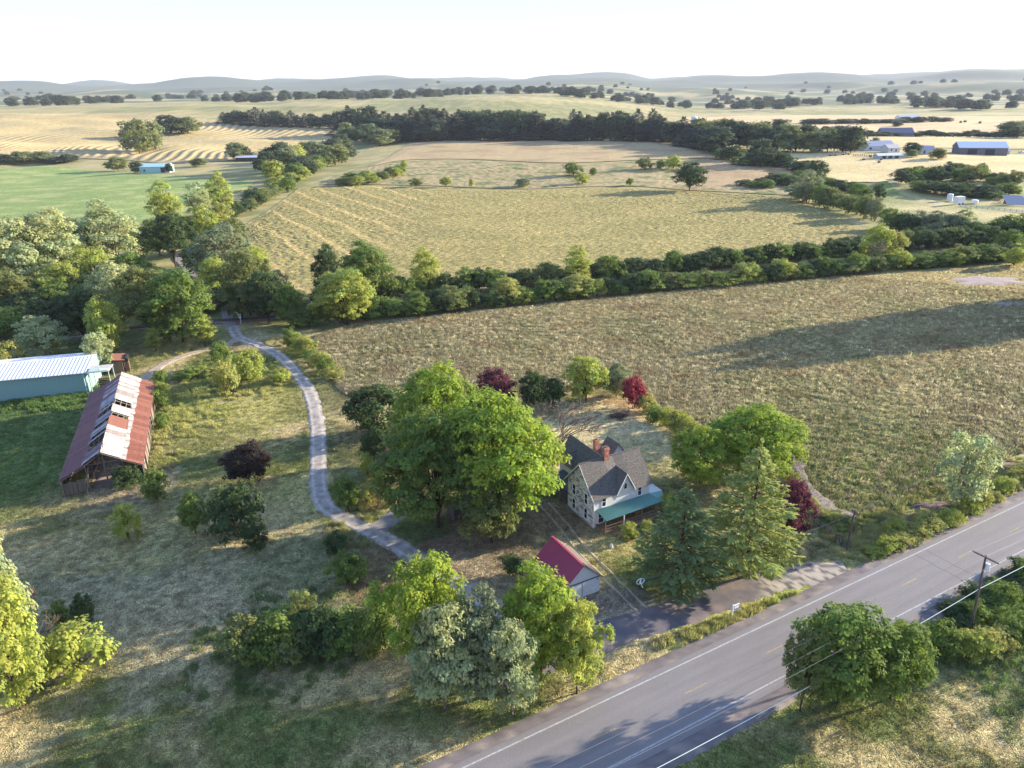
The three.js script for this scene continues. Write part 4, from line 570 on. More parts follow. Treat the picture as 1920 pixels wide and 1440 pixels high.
// tall firs beyond the right edge of the view; their shadow lies across the meadow
{ const tip = at(1300, 688), d = V3(sunDir.x, 0, sunDir.z).normalize(), s = V3(-d.z, 0, d.x); [[128, -1, 35, 'nearest'], [131, 6, 33, 'second'], [138, -6, 36, 'third'], [144, 2, 36, 'fourth'], [152, 9, 33, 'fifth'], [160, -4, 35, 'sixth'], [172, 5, 35, 'seventh']].forEach(([t, o, h, n], i) => { const p = tip.clone().addScaledVector(d, t).addScaledVector(s, o); p.y = land(p.x, p.z); root(i % 3 ? proto.maple[i % 2] : proto.fir[i % 2], 'tall_tree', p, h, 8, 'dark', n + ' tall tree right of the meadow, throwing the long shadow', 'tree', 'tall trees beyond the meadow'); }); }
// ---------------------------------------------------------------- the farmhouse
const TH = THREE.MathUtils.degToRad(28.1);
const paintWhite = M(lin(0.80, 0.80, 0.79), { map: rep(T.paint, 0.5), bumpMap: rep(T.lap, 0.5), bumpScale: 0.02 }), peeledWhite = M(lin(0.80, 0.80, 0.80), { map: rep(T.peeled, 0.2, 0.2), bumpMap: rep(T.lap, 0.5), bumpScale: 0.02 }), trimWhite = M(lin(0.78, 0.78, 0.77));
const roofDark = M(lin(0.25, 0.228, 0.195), { map: rep(T.shingle, 0.25), bumpMap: rep(T.shingleBump, 0.25), bumpScale: 0.02, roughness: 0.9 }), roofGreen = M(lin(0.11, 0.26, 0.215), { roughness: 0.5 }), pane = M(lin(0.03, 0.035, 0.045), { roughness: 0.08, metalness: 0 }), brickMat = M(lin(0.78, 0.80, 0.80), { map: rep(T.brick, 0.6) }), deckMat = M(lin(0.52, 0.34, 0.20), { map: rep(T.wood, 0.8) }), postDark = M(lin(0.16, 0.11, 0.09)), deckTrim = M(lin(0.55, 0.45, 0.34), { map: T.wood });
function windowOn(parent, x, y, z, w, h, face, frame = trimWhite) {   // face: 'z' front wall, 'x' left gable wall
  const g = part('window', mergeGeometries([box(w + 0.22, 0.11, 0.10, 0, h / 2 + 0.05, 0), box(w + 0.26, 0.10, 0.16, 0, -h / 2 - 0.05, 0.02), box(0.11, h, 0.10, -w / 2 - 0.055, 0, 0), box(0.11, h, 0.10, w / 2 + 0.055, 0, 0), box(w, 0.05, 0.06, 0, 0, 0)]), frame, parent);
  part('pane', box(w, h / 2 - 0.03, 0.02, 0, h / 4, -0.02), pane, g); part('pane', box(w, h / 2 - 0.03, 0.02, 0, -h / 4, -0.02), pane, g);
  g.position.set(x, y, z); if (face === 'x') g.rotation.y = -Math.PI / 2; if (face === '-x') g.rotation.y = Math.PI / 2;
  return g;
}
{
  const O = thing('farmhouse', 'white two-storey farmhouse with dark gabled roofs and a green porch roof', 'house', V3(11.7, 0.05, -93.3), TH);
  const Lx = 10.1, D = 7.1, E = 5.3, R = 9.2, mz = -D / 2;
  part('foundation', box(Lx - 0.1, 0.5, D - 0.1, Lx / 2, 0.1, mz), M(lin(0.42, 0.40, 0.38)), O);
  part('front_wall', slab([[0, 0.25, 0], [Lx, 0.25, 0], [Lx, E, 0], [0, E, 0]], 0.2), paintWhite, O);
  const gw = part('gable_wall', mergeGeometries([slab([[0, 0.25, -D], [0, 0.25, -0.2], [0, E, -0.2], [0, E, -D]], 0.2), slab([[0, E, -D], [0, E, 0], [0, R, mz]], 0.2)]), peeledWhite, O); gw.userData.label = 'gable wall with white paint peeling off its boards';
  part('gable_wall', mergeGeometries([slab([[Lx, 0.25, -0.2], [Lx, 0.25, -D], [Lx, E, -D], [Lx, E, -0.2]], 0.2), slab([[Lx, E, 0], [Lx, E, -D], [Lx, R, mz]], 0.2)]), paintWhite, O);
  part('back_wall', slab([[Lx, 0.25, -D], [0, 0.25, -D], [0, E, -D], [Lx, E, -D]], 0.2), paintWhite, O);
  part('corner_board', box(0.16, E - 0.2, 0.16, 0.01, E / 2 + 0.12, 0.01), trimWhite, O); part('corner_board', box(0.16, E - 0.2, 0.16, Lx - 0.01, E / 2 + 0.12, 0.01), trimWhite, O);
  const ov = 0.45, s = (R - E) / (D / 2), ez = 0.45, ey = E - s * ez + 0.12, ry = R + 0.12;
  const gc = 5.5, gh = 1.7, gp = 8.05, gz0 = mz + (ry - gp) / s;                       // front gable: centre, half width, peak, where its ridge meets the slope
  for (const q of [[[-ov, ey, ez], [gc - gh, ey, ez], [gc - gh, ry, mz], [-ov, ry, mz]], [[gc - gh, ey, ez], [gc, gp, gz0], [gc, ry, mz], [gc - gh, ry, mz]], [[gc, gp, gz0], [gc + gh, ey, ez], [gc + gh, ry, mz], [gc, ry, mz]], [[gc + gh, ey, ez], [Lx + ov, ey, ez], [Lx + ov, ry, mz], [gc + gh, ry, mz]]]) part('roof', slab(q, 0.13), roofDark, O).userData.label = 'front slope of dark shingles';
  part('roof', slab([[Lx + ov, ey, -D - ez], [-ov, ey, -D - ez], [-ov, ry + 0.002, mz], [Lx + ov, ry + 0.002, mz]], 0.13), roofDark, O);
  part('ridge_cap', box(Lx + 2 * ov, 0.06, 0.24, Lx / 2, ry + 0.02, mz), roofDark, O);
  for (const z0 of [0, 1]) part('bargeboard', slab(z0 ? [[-ov - 0.02, ey - 0.14, ez], [-ov - 0.02, ey + 0.05, ez], [-ov - 0.02, ry + 0.03, mz], [-ov - 0.02, ry - 0.18, mz]] : [[-ov - 0.02, ry - 0.18, mz], [-ov - 0.02, ry + 0.03, mz], [-ov - 0.02, ey + 0.05, -D - ez], [-ov - 0.02, ey - 0.14, -D - ez]], 0.05), trimWhite, O);
  // pointed gable over the front door
  { const c = gc;
    part('cross_gable_wall', slab([[c - gh + 0.12, ey - 0.1, 0.06], [c + gh - 0.12, ey - 0.1, 0.06], [c, gp - 0.3, 0.06]], 0.2), paintWhite, O);
    for (const k of [-1, 1]) { part('cross_gable_roof', slab(k < 0 ? [[c - gh - 0.04, ey - 0.02, 0.5], [c, gp + 0.03, 0.5], [c, gp + 0.03, gz0 - 0.05]] : [[c, gp + 0.03, 0.5], [c + gh + 0.04, ey - 0.02, 0.5], [c, gp + 0.03, gz0 - 0.05]], 0.1), roofDark, O); part('bargeboard', slab(k < 0 ? [[c - gh, ey - 0.2, 0.52], [c, gp - 0.22, 0.52], [c, gp + 0.02, 0.52], [c - gh - 0.06, ey - 0.02, 0.52]] : [[c, gp - 0.22, 0.52], [c + gh, ey - 0.2, 0.52], [c + gh + 0.06, ey - 0.02, 0.52], [c, gp + 0.02, 0.52]], 0.04), trimWhite, O); }
    const a = new THREE.Shape(); a.moveTo(-0.3, 0); a.lineTo(0.3, 0); a.lineTo(0.3, 0.62); a.quadraticCurveTo(0.24, 0.95, 0, 1.15); a.quadraticCurveTo(-0.24, 0.95, -0.3, 0.62); a.lineTo(-0.3, 0);
    const w = part('arched_window', new THREE.ExtrudeGeometry(a, { depth: 0.07, bevelEnabled: false }).translate(c, 5.25, 0.07), trimWhite, O);
    part('pane', new THREE.ExtrudeGeometry(a, { depth: 0.03, bevelEnabled: false }).scale(0.8, 0.84, 1).translate(c, 5.34, 0.13), pane, w); }
  windowOn(O, 1.75, 4.15, 0.02, 0.62, 1.55, 'z'); windowOn(O, 8.3, 4.15, 0.02, 0.62, 1.55, 'z'); windowOn(O, 1.3, 1.55, 0.02, 0.9, 1.6, 'z'); windowOn(O, 8.6, 1.55, 0.02, 0.9, 1.6, 'z');
  const dr = part('door', box(1.0, 2.1, 0.08, 5.5, 1.55, 0.03), M(lin(0.62, 0.60, 0.55)), O); part('door_handle', box(0.07, 0.07, 0.06, 5.9, 1.5, 0.1), postDark, dr);
  for (const [z, y] of [[-5.3, 4.1], [-2.05, 4.1], [-5.3, 1.6], [-2.05, 1.6]]) windowOn(O, -0.02, y, z, 0.72, 1.7, 'x');
  // chimneys
  for (const [x, y, z, w, h] of [[4.3, 8.7, mz, 0.85, 2.2], [8.1, 4.3, -11.4, 0.7, 3.6]]) { const c = part('chimney', mergeGeometries([box(w, h, w, x, y + h / 2, z), box(w + 0.14, 0.16, w + 0.14, x, y + h - 0.25, z)]), brickMat, O); part('flue', box(w * 0.55, 0.06, w * 0.55, x, y + h + 0.02, z), M(lin(0.03, 0.03, 0.03)), c); }
  // rear wing with its own gables, and the far bay
  { const x0 = 2.8, x1 = 7.1, cx = 4.95, z0 = -5.2, z1 = -13.9, e = 5.1, r = 8.35;
    part('rear_wall', slab([[x0, 0.2, z1], [x0, 0.2, -7.1], [x0, e, -7.1], [x0, e, z1]], 0.18), paintWhite, O); part('rear_wall', slab([[x1, 0.2, -7.1], [x1, 0.2, z1], [x1, e, z1], [x1, e, -7.1]], 0.18), paintWhite, O);
    part('rear_wall', mergeGeometries([slab([[x1, 0.2, z1], [x0, 0.2, z1], [x0, e, z1], [x1, e, z1]], 0.18), slab([[x1, e, z1], [x0, e, z1], [cx, r, z1]], 0.18)]), paintWhite, O);
    const q = (r - e) / (cx - x0), yy = e - q * 0.4 + 0.1, a = x0 - 0.4, b = x1 + 0.4;
    part('rear_roof', slab([[a, yy, z1 - 0.4], [a, yy, -7.4], [cx, r + 0.1, -4.6], [cx, r + 0.1, z1 - 0.4]], 0.12), roofDark, O); part('rear_roof', slab([[b, yy, -7.4], [b, yy, z1 - 0.4], [cx, r + 0.102, z1 - 0.4], [cx, r + 0.102, -4.6]], 0.12), roofDark, O);
    const gz = -10.9; part('side_gable_wall', slab([[x0 - 0.03, e - 0.5, gz - 1.2], [x0 - 0.03, e - 0.5, gz + 1.2], [x0 - 0.03, 7.0, gz]], 0.1), paintWhite, O);
    for (const k of [-1, 1]) part('side_gable_roof', slab(k > 0 ? [[x0 - 0.3, e - 0.6, gz + 1.45], [cx - 0.6, 7.3, gz], [x0 - 0.3, 7.3, gz]] : [[x0 - 0.3, 7.3, gz], [cx - 0.6, 7.3, gz], [x0 - 0.3, e - 0.6, gz - 1.45]], 0.1), roofDark, O);
    windowOn(O, x0 - 0.05, 5.0, gz, 0.6, 1.3, 'x'); windowOn(O, x0 - 0.03, 1.6, -9, 0.7, 1.5, 'x');
    part('link_wall', box(2.3, 4.2, 3.4, 8.25, 2.2, -11.6), paintWhite, O); part('link_roof', box(2.6, 0.14, 3.7, 8.25, 4.4, -11.6), M(lin(0.34, 0.16, 0.14), { map: T.rust }), O);
    const f0 = 9.4, f1 = 13.4, fc = 11.4, fz = -9.9, bz = -12.6, fe = 4.4, fr = 7.0, g = (fr - fe) / 2, gy = fe - g * 0.35 + 0.1;
    part('bay_wall', mergeGeometries([slab([[f0, 0.2, fz], [f1, 0.2, fz], [f1, fe, fz], [f0, fe, fz]], 0.16), slab([[f0, fe, fz], [f1, fe, fz], [fc, fr, fz]], 0.16), slab([[f1, 0.2, fz], [f1, 0.2, bz], [f1, fe, bz], [f1, fe, fz]], 0.16), slab([[f1, 0.2, bz], [f0, 0.2, bz], [f0, fe, bz], [f1, fe, bz]], 0.16), slab([[f1, fe, bz], [f0, fe, bz], [fc, fr, bz]], 0.16)]), paintWhite, O);
    part('bay_roof', slab([[f0 - 0.35, gy, bz - 0.35], [f0 - 0.35, gy, fz + 0.35], [fc, fr + 0.1, fz + 0.35], [fc, fr + 0.1, bz - 0.35]], 0.11), roofDark, O); part('bay_roof', slab([[f1 + 0.35, gy, fz + 0.35], [f1 + 0.35, gy, bz - 0.35], [fc, fr + 0.102, bz - 0.35], [fc, fr + 0.102, fz + 0.35]], 0.11), roofDark, O);
    // side porch
    part('side_porch_roof', slab([[0.15, 2.65, -12.8], [0.15, 2.65, -7.3], [2.75, 3.3, -7.3], [2.75, 3.3, -12.8]], 0.09), M(lin(0.10, 0.14, 0.14), { map: rep(T.shingle, 0.25) }), O);
    for (const z of [-7.5, -10, -12.6]) part('side_porch_post', box(0.12, 2.6, 0.12, 0.3, 1.3, z), deckTrim, O);
    part('side_porch_floor', box(2.5, 0.3, 5.5, 1.5, 0.3, -10.05), M(lin(0.3, 0.27, 0.25), { map: T.wood }), O); }
  // front porch with a ribbed green roof that turns the right corner
  { const t = 3.15, b = 2.62, P = [[0.4, 2.55], [11.25, 2.2], [13.0, -0.3], [13.0, -2.7]];
    const roof = (poly) => { const g = slab(poly, 0.06); return g; };
    const pr = part('porch_roof', roof([[P[0][0], b, P[0][1]], [P[1][0], b, P[1][1]], [Lx, t, 0.04], [0.4, t, 0.04]]), roofGreen, O);
    const ribs = []; for (let x = 0.55; x < 11.1; x += 0.42) { const k = (x - 0.4) / 10.85, z = lerp(P[0][1], P[1][1], k), xb = lerp(0.4, Lx, k); ribs.push(bar(V3(x, b + 0.04, z), V3(xb, t + 0.04, 0.06), 0.035, 0.035, 4)); }
    const rb = part('rib', mergeGeometries(ribs), roofGreen, pr); rb.userData.kind = 'stuff';
    part('porch_roof', roof([[P[1][0], b, P[1][1]], [P[2][0], b, P[2][1]], [Lx, t, 0.04]]), roofGreen, O); part('porch_roof', roof([[P[2][0], b, P[2][1]], [P[3][0], b, P[3][1]], [Lx, t, -2.7], [Lx, t, 0.04]]), M(lin(0.42, 0.47, 0.46), { roughness: 0.45 }), O);
    part('porch_floor', box(10.5, 0.14, 2.4, 5.6, 0.62, 1.22), deckMat, O); part('porch_skirt', box(10.4, 0.55, 0.08, 5.6, 0.27, 2.36), deckTrim, O); part('porch_skirt', box(0.08, 0.55, 2.3, 0.42, 0.27, 1.2), deckTrim, O);
    for (const x of [0.5, 3.85, 7.2, 10.75]) part('porch_post', box(0.13, 1.95, 0.13, x, 1.65, 2.28 - 0.03 * x * 0.1), x === 3.85 ? trimWhite : postDark, O);
    for (const y of [1.05, 1.5]) part('porch_rail', box(10.2, 0.07, 0.06, 5.6, y, 2.3), deckTrim, O);
    part('porch_step', box(1.6, 0.3, 0.9, 6.9, 0.15, 2.85), deckTrim, O); part('porch_bench', box(1.3, 0.45, 0.5, 7.6, 0.92, 0.6), M(lin(0.25, 0.14, 0.06)), O); }
}
// ---------------------------------------------------------------- garage with the red roof
{
  const p = V3(8.5, 0.05, -77.6), O = thing('garage', 'white garage with one bright red roof slope and weathered shingles on the other', 'garage', p, TH), w = 2.75, len = 7, e = 2.45, r = 4.95;
  const wallM = M(lin(0.72, 0.73, 0.74), { map: rep(T.paint, 0.4), bumpMap: rep(T.lap, 0.4), bumpScale: 0.02 });
  part('front_wall', mergeGeometries([slab([[-w, 0, 0], [w, 0, 0], [w, e, 0], [-w, e, 0]], 0.14), slab([[-w, e, 0], [w, e, 0], [0, r, 0]], 0.14)]), wallM, O);
  part('side_wall', slab([[-w, 0, -len], [-w, 0, -0.15], [-w, e, -0.15], [-w, e, -len]], 0.14), wallM, O); part('side_wall', slab([[w, 0, -0.15], [w, 0, -len], [w, e, -len], [w, e, -0.15]], 0.14), wallM, O);
  part('back_wall', mergeGeometries([slab([[w, 0, -len], [-w, 0, -len], [-w, e, -len], [w, e, -len]], 0.14), slab([[w, e, -len], [-w, e, -len], [0, r, -len]], 0.14)]), wallM, O);
  const q = (r - e) / w, a = w + 0.4, y = e - q * 0.4 + 0.1;
  const red = part('roof', slab([[-a, y, -len - 0.3], [-a, y, 0.35], [0, r + 0.1, 0.35], [0, r + 0.1, -len - 0.3]], 0.06), M(lin(0.36, 0.045, 0.085), { roughness: 0.55 }), O); red.userData.label = 'bright red metal roof slope';
  const ribs = []; for (let z = -len; z < 0.3; z += 0.45) ribs.push(bar(V3(-a, y + 0.03, z), V3(0, r + 0.13, z), 0.025, 0.025, 4)); part('rib', mergeGeometries(ribs), M(lin(0.36, 0.045, 0.085), { roughness: 0.55 }), red).userData.kind = 'stuff';
  const old = M(lin(0.42, 0.37, 0.32), { map: (() => { const r = rng(44); return tex(256, (i, j) => { const p = fbm(i / 24, j / 9, 3) + 0.6 * (r() - 0.5), k = 120 + 110 * sm(-0.3, 0.5, p); return p < -0.28 ? [52, 48, 50] : [k, k * 0.97, k * 0.93]; }); })(), bumpMap: rep(T.shingleBump, 1), bumpScale: 0.03 });
  const or = part('roof', slab([[a, y, 0.35], [a, y, -len - 0.3], [0, r + 0.102, -len - 0.3], [0, r + 0.102, 0.35]], 0.07, 3.2), old, O); or.userData.label = 'weathered grey shingle slope, shingles missing';
  part('ridge_cap', box(0.3, 0.05, len + 0.6, -0.05, r + 0.14, -len / 2), M(lin(0.36, 0.045, 0.085)), O);
  part('door_track', box(5.3, 0.1, 0.12, 0, 2.4, 0.08), M(lin(0.12, 0.14, 0.16)), O);
  const d1 = part('door', box(2.55, 2.25, 0.07, -1.3, 1.15, 0.06), wallM, O); part('door_handle', box(0.05, 0.2, 0.05, -0.2, 1.2, 0.12), postDark, d1); part('door', box(2.55, 2.25, 0.06, 1.33, 1.15, 0.055), wallM, O); part('door_gap', box(0.05, 2.2, 0.05, 0.01, 1.15, 0.09), postDark, O);
  part('vent', box(0.22, 0.16, 0.06, 2.3, 2.05, 0.1), postDark, O);
}
// ---------------------------------------------------------------- the old barn
function down(o, dx, dy) { const z = V3(dx, dy, 0).normalize(), y = V3(-dy * Math.sign(dx), Math.abs(dx), 0).normalize(), x = y.clone().cross(z); o.quaternion.setFromRotationMatrix(new THREE.Matrix4().makeBasis(x, y, z)); }
const corr = (w, l, n = 6) => { const pos = [], uv = [], idx = [], m = n * 2; for (let i = 0; i <= m; i++) for (let j = 0; j < 2; j++) { pos.push((i / m - 0.5) * w, (i % 2 ? 0.028 : 0), (j - 0.5) * l); uv.push(i / m, j * l / w); } for (let i = 0; i < m; i++) { const a = i * 2; idx.push(a, a + 1, a + 3, a, a + 3, a + 2); } const g = new THREE.BufferGeometry(); g.setAttribute('position', new THREE.Float32BufferAttribute(pos, 3)); g.setAttribute('uv', new THREE.Float32BufferAttribute(uv, 2)); g.setIndex(idx); g.computeVertexNormals(); return g; };
{
  const turn = Math.asin(0.365), O = thing('old_barn', 'long ruined barn with rusty and white tin roof sheets and missing panels', 'barn', V3(-67.3, 0, -107.6), turn), r = rng(301), len = 40;
  const tin = (c, map, k) => M(lin(...c), { map: rep(map, 0.12 + 0.05 * k, 0.1 + 0.04 * k), roughness: 0.7, metalness: 0 });
  const rusty = [0, 1, 2].map((k) => tin([[0.31, 0.125, 0.075], [0.25, 0.10, 0.06], [0.36, 0.17, 0.11]][k], T.rust, k)), whites = [0, 1, 2].map((k) => tin([[0.58, 0.55, 0.52], [0.36, 0.31, 0.28], [0.66, 0.64, 0.62]][k], T.galv, k)), purple = [0, 1, 2].map((k) => tin([[0.25, 0.12, 0.12], [0.22, 0.11, 0.12], [0.30, 0.15, 0.13]][k], T.rust, k)), blues = [0, 1, 2].map((k) => tin([[0.34, 0.35, 0.40], [0.44, 0.46, 0.50], [0.25, 0.19, 0.21]][k], T.galv, k));
  const beam = M(lin(0.36, 0.30, 0.25), { map: T.wood }), beamPale = M(lin(0.66, 0.62, 0.57), { map: T.wood });
  // cross-section: [x, y] of each slope from its upper to its lower edge
  const S = { rightTop: [[0, 7], [2.75, 5.35]], rightLow: [[2.6, 5.25], [5.75, 3.55]], leftTop: [[0, 7], [-2.9, 5.2]], leftLow: [[-2.75, 5.1], [-6.8, 3.2]] };
  const cols = 44, sw = len / cols;
  for (const [key, [[x0, y0], [x1, y1]]] of Object.entries(S)) {
    const run = Math.hypot(x1 - x0, y1 - y0), g = corr(sw * 1.06, run + 0.1), a = Math.atan2(y1 - y0, Math.abs(x1 - x0)), sgn = Math.sign(x1 - x0);
    const mats = { rightTop: whites, rightLow: rusty, leftTop: blues, leftLow: purple }[key], holder = part(key.startsWith('right') ? 'roof_frame' : 'roof_frame', mergeGeometries([0.04, 0.37, 0.68, 0.97].map((t) => box(0.1, 0.1, len, lerp(x0, x1, t), lerp(y0, y1, t) - 0.12, -len / 2))), key === 'rightTop' ? beamPale : beam, O);
    for (let k = 0; k <= 20; k++) { const z = -k * len / 20; part('rafter', bar(V3(x0, y0 - 0.22, z), V3(x1, y1 - 0.22, z), 0.07, 0.07, 4), key === 'rightTop' ? beamPale : beam, holder); }
    for (let i = 0; i < cols; i++) {
      const t = i / cols, z = -(i + 0.5) * sw;                                  // t = 0 at the near end
      const gone = key === 'rightTop' ? (t > 0.40 && t < 0.45) || (t > 0.53 && t < 0.60) : key === 'leftTop' ? (t > 0.1 && t < 0.2) || (t > 0.21 && t < 0.28 && r() < 0.7) || (t > 0.33 && t < 0.42 && r() < 0.6) || (t > 0.47 && t < 0.57 && r() < 0.6) || r() < 0.03 : key === 'rightTop' ? r() < 0.02 : false;
      if (gone) continue;
      let m = mats[r() < 0.2 ? 1 : Math.floor(r() * 2) * 2];
      if (key === 'rightTop' && t > 0.29 && t < 0.39) m = rusty[2]; if (key === 'leftTop' && t > 0.62) m = r() < 0.65 ? purple[i % 3] : blues[1]; if (key === 'leftTop' && r() < 0.12) m = whites[0];
      const sh = part('roof_sheet', g, m, O), loose = key === 'leftTop' && t < 0.56 ? 0.09 : 0.012;
      sh.position.set((x0 + x1) / 2 + sgn * (r() - 0.5) * loose * 4, (y0 + y1) / 2 + 0.02 + (i % 2) * 0.012 + r() * loose, z);
      down(sh, x1 - x0, y1 - y0); sh.rotateY((r() - 0.5) * loose);
    }
  }
  // pale weathered strip where the upper sheets overlap the rusty ones
  for (let i = 0; i < 40; i++) { const c = part('lap_sheet', corr(0.98, 0.5 + 0.55 * r(), 5), whites[i % 3], O); c.position.set(2.95 + 0.1 * r(), 5.16, -(i + 0.5) * 1.0); down(c, 3.15, -1.7); }
  for (const [x, y] of [[-2.8, 5], [2.7, 5.1], [-6.6, 3.1], [5.6, 3.4], [0, 6.8]]) for (let k = 0; k <= 8; k++) if (x || k === 0 || k === 8) part('post', box(0.2, y, 0.2, x, y / 2, -0.5 - k * 4.8), beam, O);
  for (let k = 0; k <= 8; k++) part('tie_beam', box(5.6, 0.18, 0.18, 0, 4.9, -0.5 - k * 4.8), beam, O);
  for (const [x, h] of [[-6.6, 3.05], [5.55, 3.3]]) for (let k = 0; k < 40; k++) if (r() > 0.08) { const b = part('wall_board', box(0.06, h * (0.9 + 0.1 * r()), 0.92, x, h / 2, -0.6 - k * 0.985), k % 3 ? beam : beamPale, O); b.rotation.x = (r() - 0.5) * 0.02; }
  for (let k = 0; k < 5; k++) { const b = part('wall_board', box(0.62, 2.2 + 0.3 * k * 0.2, 0.06, -6.2 + k * 0.66, 1.3, -0.45), beam, O); b.rotation.z = (r() - 0.5) * 0.06; }
  for (let k = 0; k < 4; k++) part('end_panel', box(0.68, 2.5, 0.06, 2.95 + k * 0.7, 1.25, -0.9), M(lin(0.52, 0.57, 0.62), { map: T.galv }), O);
  part('brace', bar(V3(-2.8, 1.2, -0.5), V3(-0.8, 4.9, -0.5), 0.08), beam, O); part('brace', bar(V3(2.7, 1.2, -0.5), V3(0.8, 4.9, -0.5), 0.08), beam, O); part('leaning_pole', bar(V3(-3.2, 0, 0.4), V3(-2.3, 4.6, -0.3), 0.07), beamPale, O);
  part('barn_back', box(12.2, 3.1, 0.12, -0.5, 1.6, -39.6), beam, O); part('barn_back', slab([[-2.9, 3.16, -39.7], [2.8, 3.16, -39.7], [2.7, 5, -39.7], [-2.8, 5, -39.7]], 0.1), beam, O);
}
// ---------------------------------------------------------------- long teal building
{
  const ax = V3(0.972, 0, -0.236), turn = Math.asin(0.236), O = thing('teal_building', 'long teal metal building with a white ribbed roof behind the old barn', 'building', V3(-93.4, 0, -150.8), turn), len = 44, d = 14, e = 5, r = 6.3;
  const teal = M(lin(0.21, 0.36, 0.325), { roughness: 0.6 }), white = M(lin(0.74, 0.74, 0.75), { roughness: 0.5 });
  part('front_wall', slab([[-len, 0, 0], [0, 0, 0], [0, e, 0], [-len, e, 0]], 0.1), teal, O); part('back_wall', slab([[0, 0, -d], [-len, 0, -d], [-len, e, -d], [0, e, -d]], 0.1), teal, O);
  for (const x of [0, -len]) part('end_wall', mergeGeometries([slab([[x, 0, -0.12], [x, 0, -d + 0.12], [x, e, -d + 0.12], [x, e, -0.12]], 0.1), slab([[x, e, 0], [x, e, -d], [x, r, -d / 2]], 0.1)]), teal, O);
  const seams = []; for (let x = -len + 0.9; x < 0; x += 0.9) seams.push(box(0.04, e - 0.1, 0.03, x, e / 2, 0.012)); part('wall_seam', mergeGeometries(seams), M(lin(0.19, 0.41, 0.38)), O).userData.kind = 'stuff';
  const y = e - 0.06;
  const r1 = part('roof', slab([[-len - 0.3, y, 0.4], [0.3, y, 0.4], [0.3, r, -d / 2], [-len - 0.3, r, -d / 2]], 0.08), white, O); part('roof', slab([[0.3, y, -d - 0.4], [-len - 0.3, y, -d - 0.4], [-len - 0.3, r + 0.002, -d / 2], [0.3, r + 0.002, -d / 2]], 0.08), white, O);
  const ribs = []; for (let x = -len; x < 0.3; x += 0.75) ribs.push(bar(V3(x, y + 0.03, 0.42), V3(x, r + 0.03, -d / 2), 0.05, 0.05, 4)); part('rib', mergeGeometries(ribs), M(lin(0.62, 0.63, 0.66)), r1).userData.kind = 'stuff';
  part('gutter', box(len + 0.6, 0.12, 0.14, -len / 2, y - 0.08, 0.46), white, O); part('downpipe', bar(V3(-0.3, 4.8, 0.3), V3(-0.3, 0, 0.3), 0.07), M(lin(0.5, 0.7, 0.72)), O);
  const s = thing('lean_to_shed', 'small white roofed lean-to with pale green panels beside the teal building', 'shed', V3(-93.0, 0, -150.4), turn);
  part('roof', box(4.6, 0.1, 4.2, 2.6, 5.0, -1.6), M(lin(0.74, 0.73, 0.70), { map: T.galv }), s).rotation.x = 0.04;
  part('skylight', box(2.0, 0.06, 2.2, 1.7, 5.15, -0.8), M(lin(0.45, 0.55, 0.47), { roughness: 0.3 }), s).rotation.x = 0.04; part('skylight', box(1.9, 0.06, 1.4, 3.75, 5.17, -0.5), M(lin(0.60, 0.70, 0.60), { roughness: 0.3 }), s).rotation.x = 0.04;
  for (const [x, z] of [[0.6, 0.3], [4.6, 0.3], [4.6, -3.4], [0.6, -3.4]]) part('post', box(0.16, 4.9, 0.16, x, 2.45, z), M(lin(0.5, 0.66, 0.66)), s);
  for (let k = 0; k < 7; k++) part('stacked_lumber', box(2.4, 0.2, 0.5, 3.2, 0.35 + k * 0.42, -0.9 + 0.1 * (k % 2)), M(lin(0.2, 0.16, 0.14), { map: T.wood }), s);
  const b = thing('rust_shed', 'small rust brown roofed shed behind the barn ridge', 'shed', at(222, 700), 0.4); b.position.y = 0;
  part('wall', box(2.6, 3.2, 5, 0, 1.6, -2), beamWood(), b); part('roof', box(3.0, 0.1, 5.4, 0, 3.4, -2), M(lin(0.46, 0.22, 0.15), { map: T.rust }), b).rotation.z = -0.12; part('dark_tank', new THREE.CylinderGeometry(0.55, 0.55, 3.4, 14).rotateX(Math.PI / 2).translate(2.1, 3.0, -1.6), M(lin(0.03, 0.025, 0.025), { roughness: 0.5 }), b); part('tank_stand', box(0.9, 2.4, 2.6, 2.1, 1.2, -1.6), beamWood(), b);
}
function beamWood() { return M(lin(0.3, 0.22, 0.17), { map: T.wood }); }
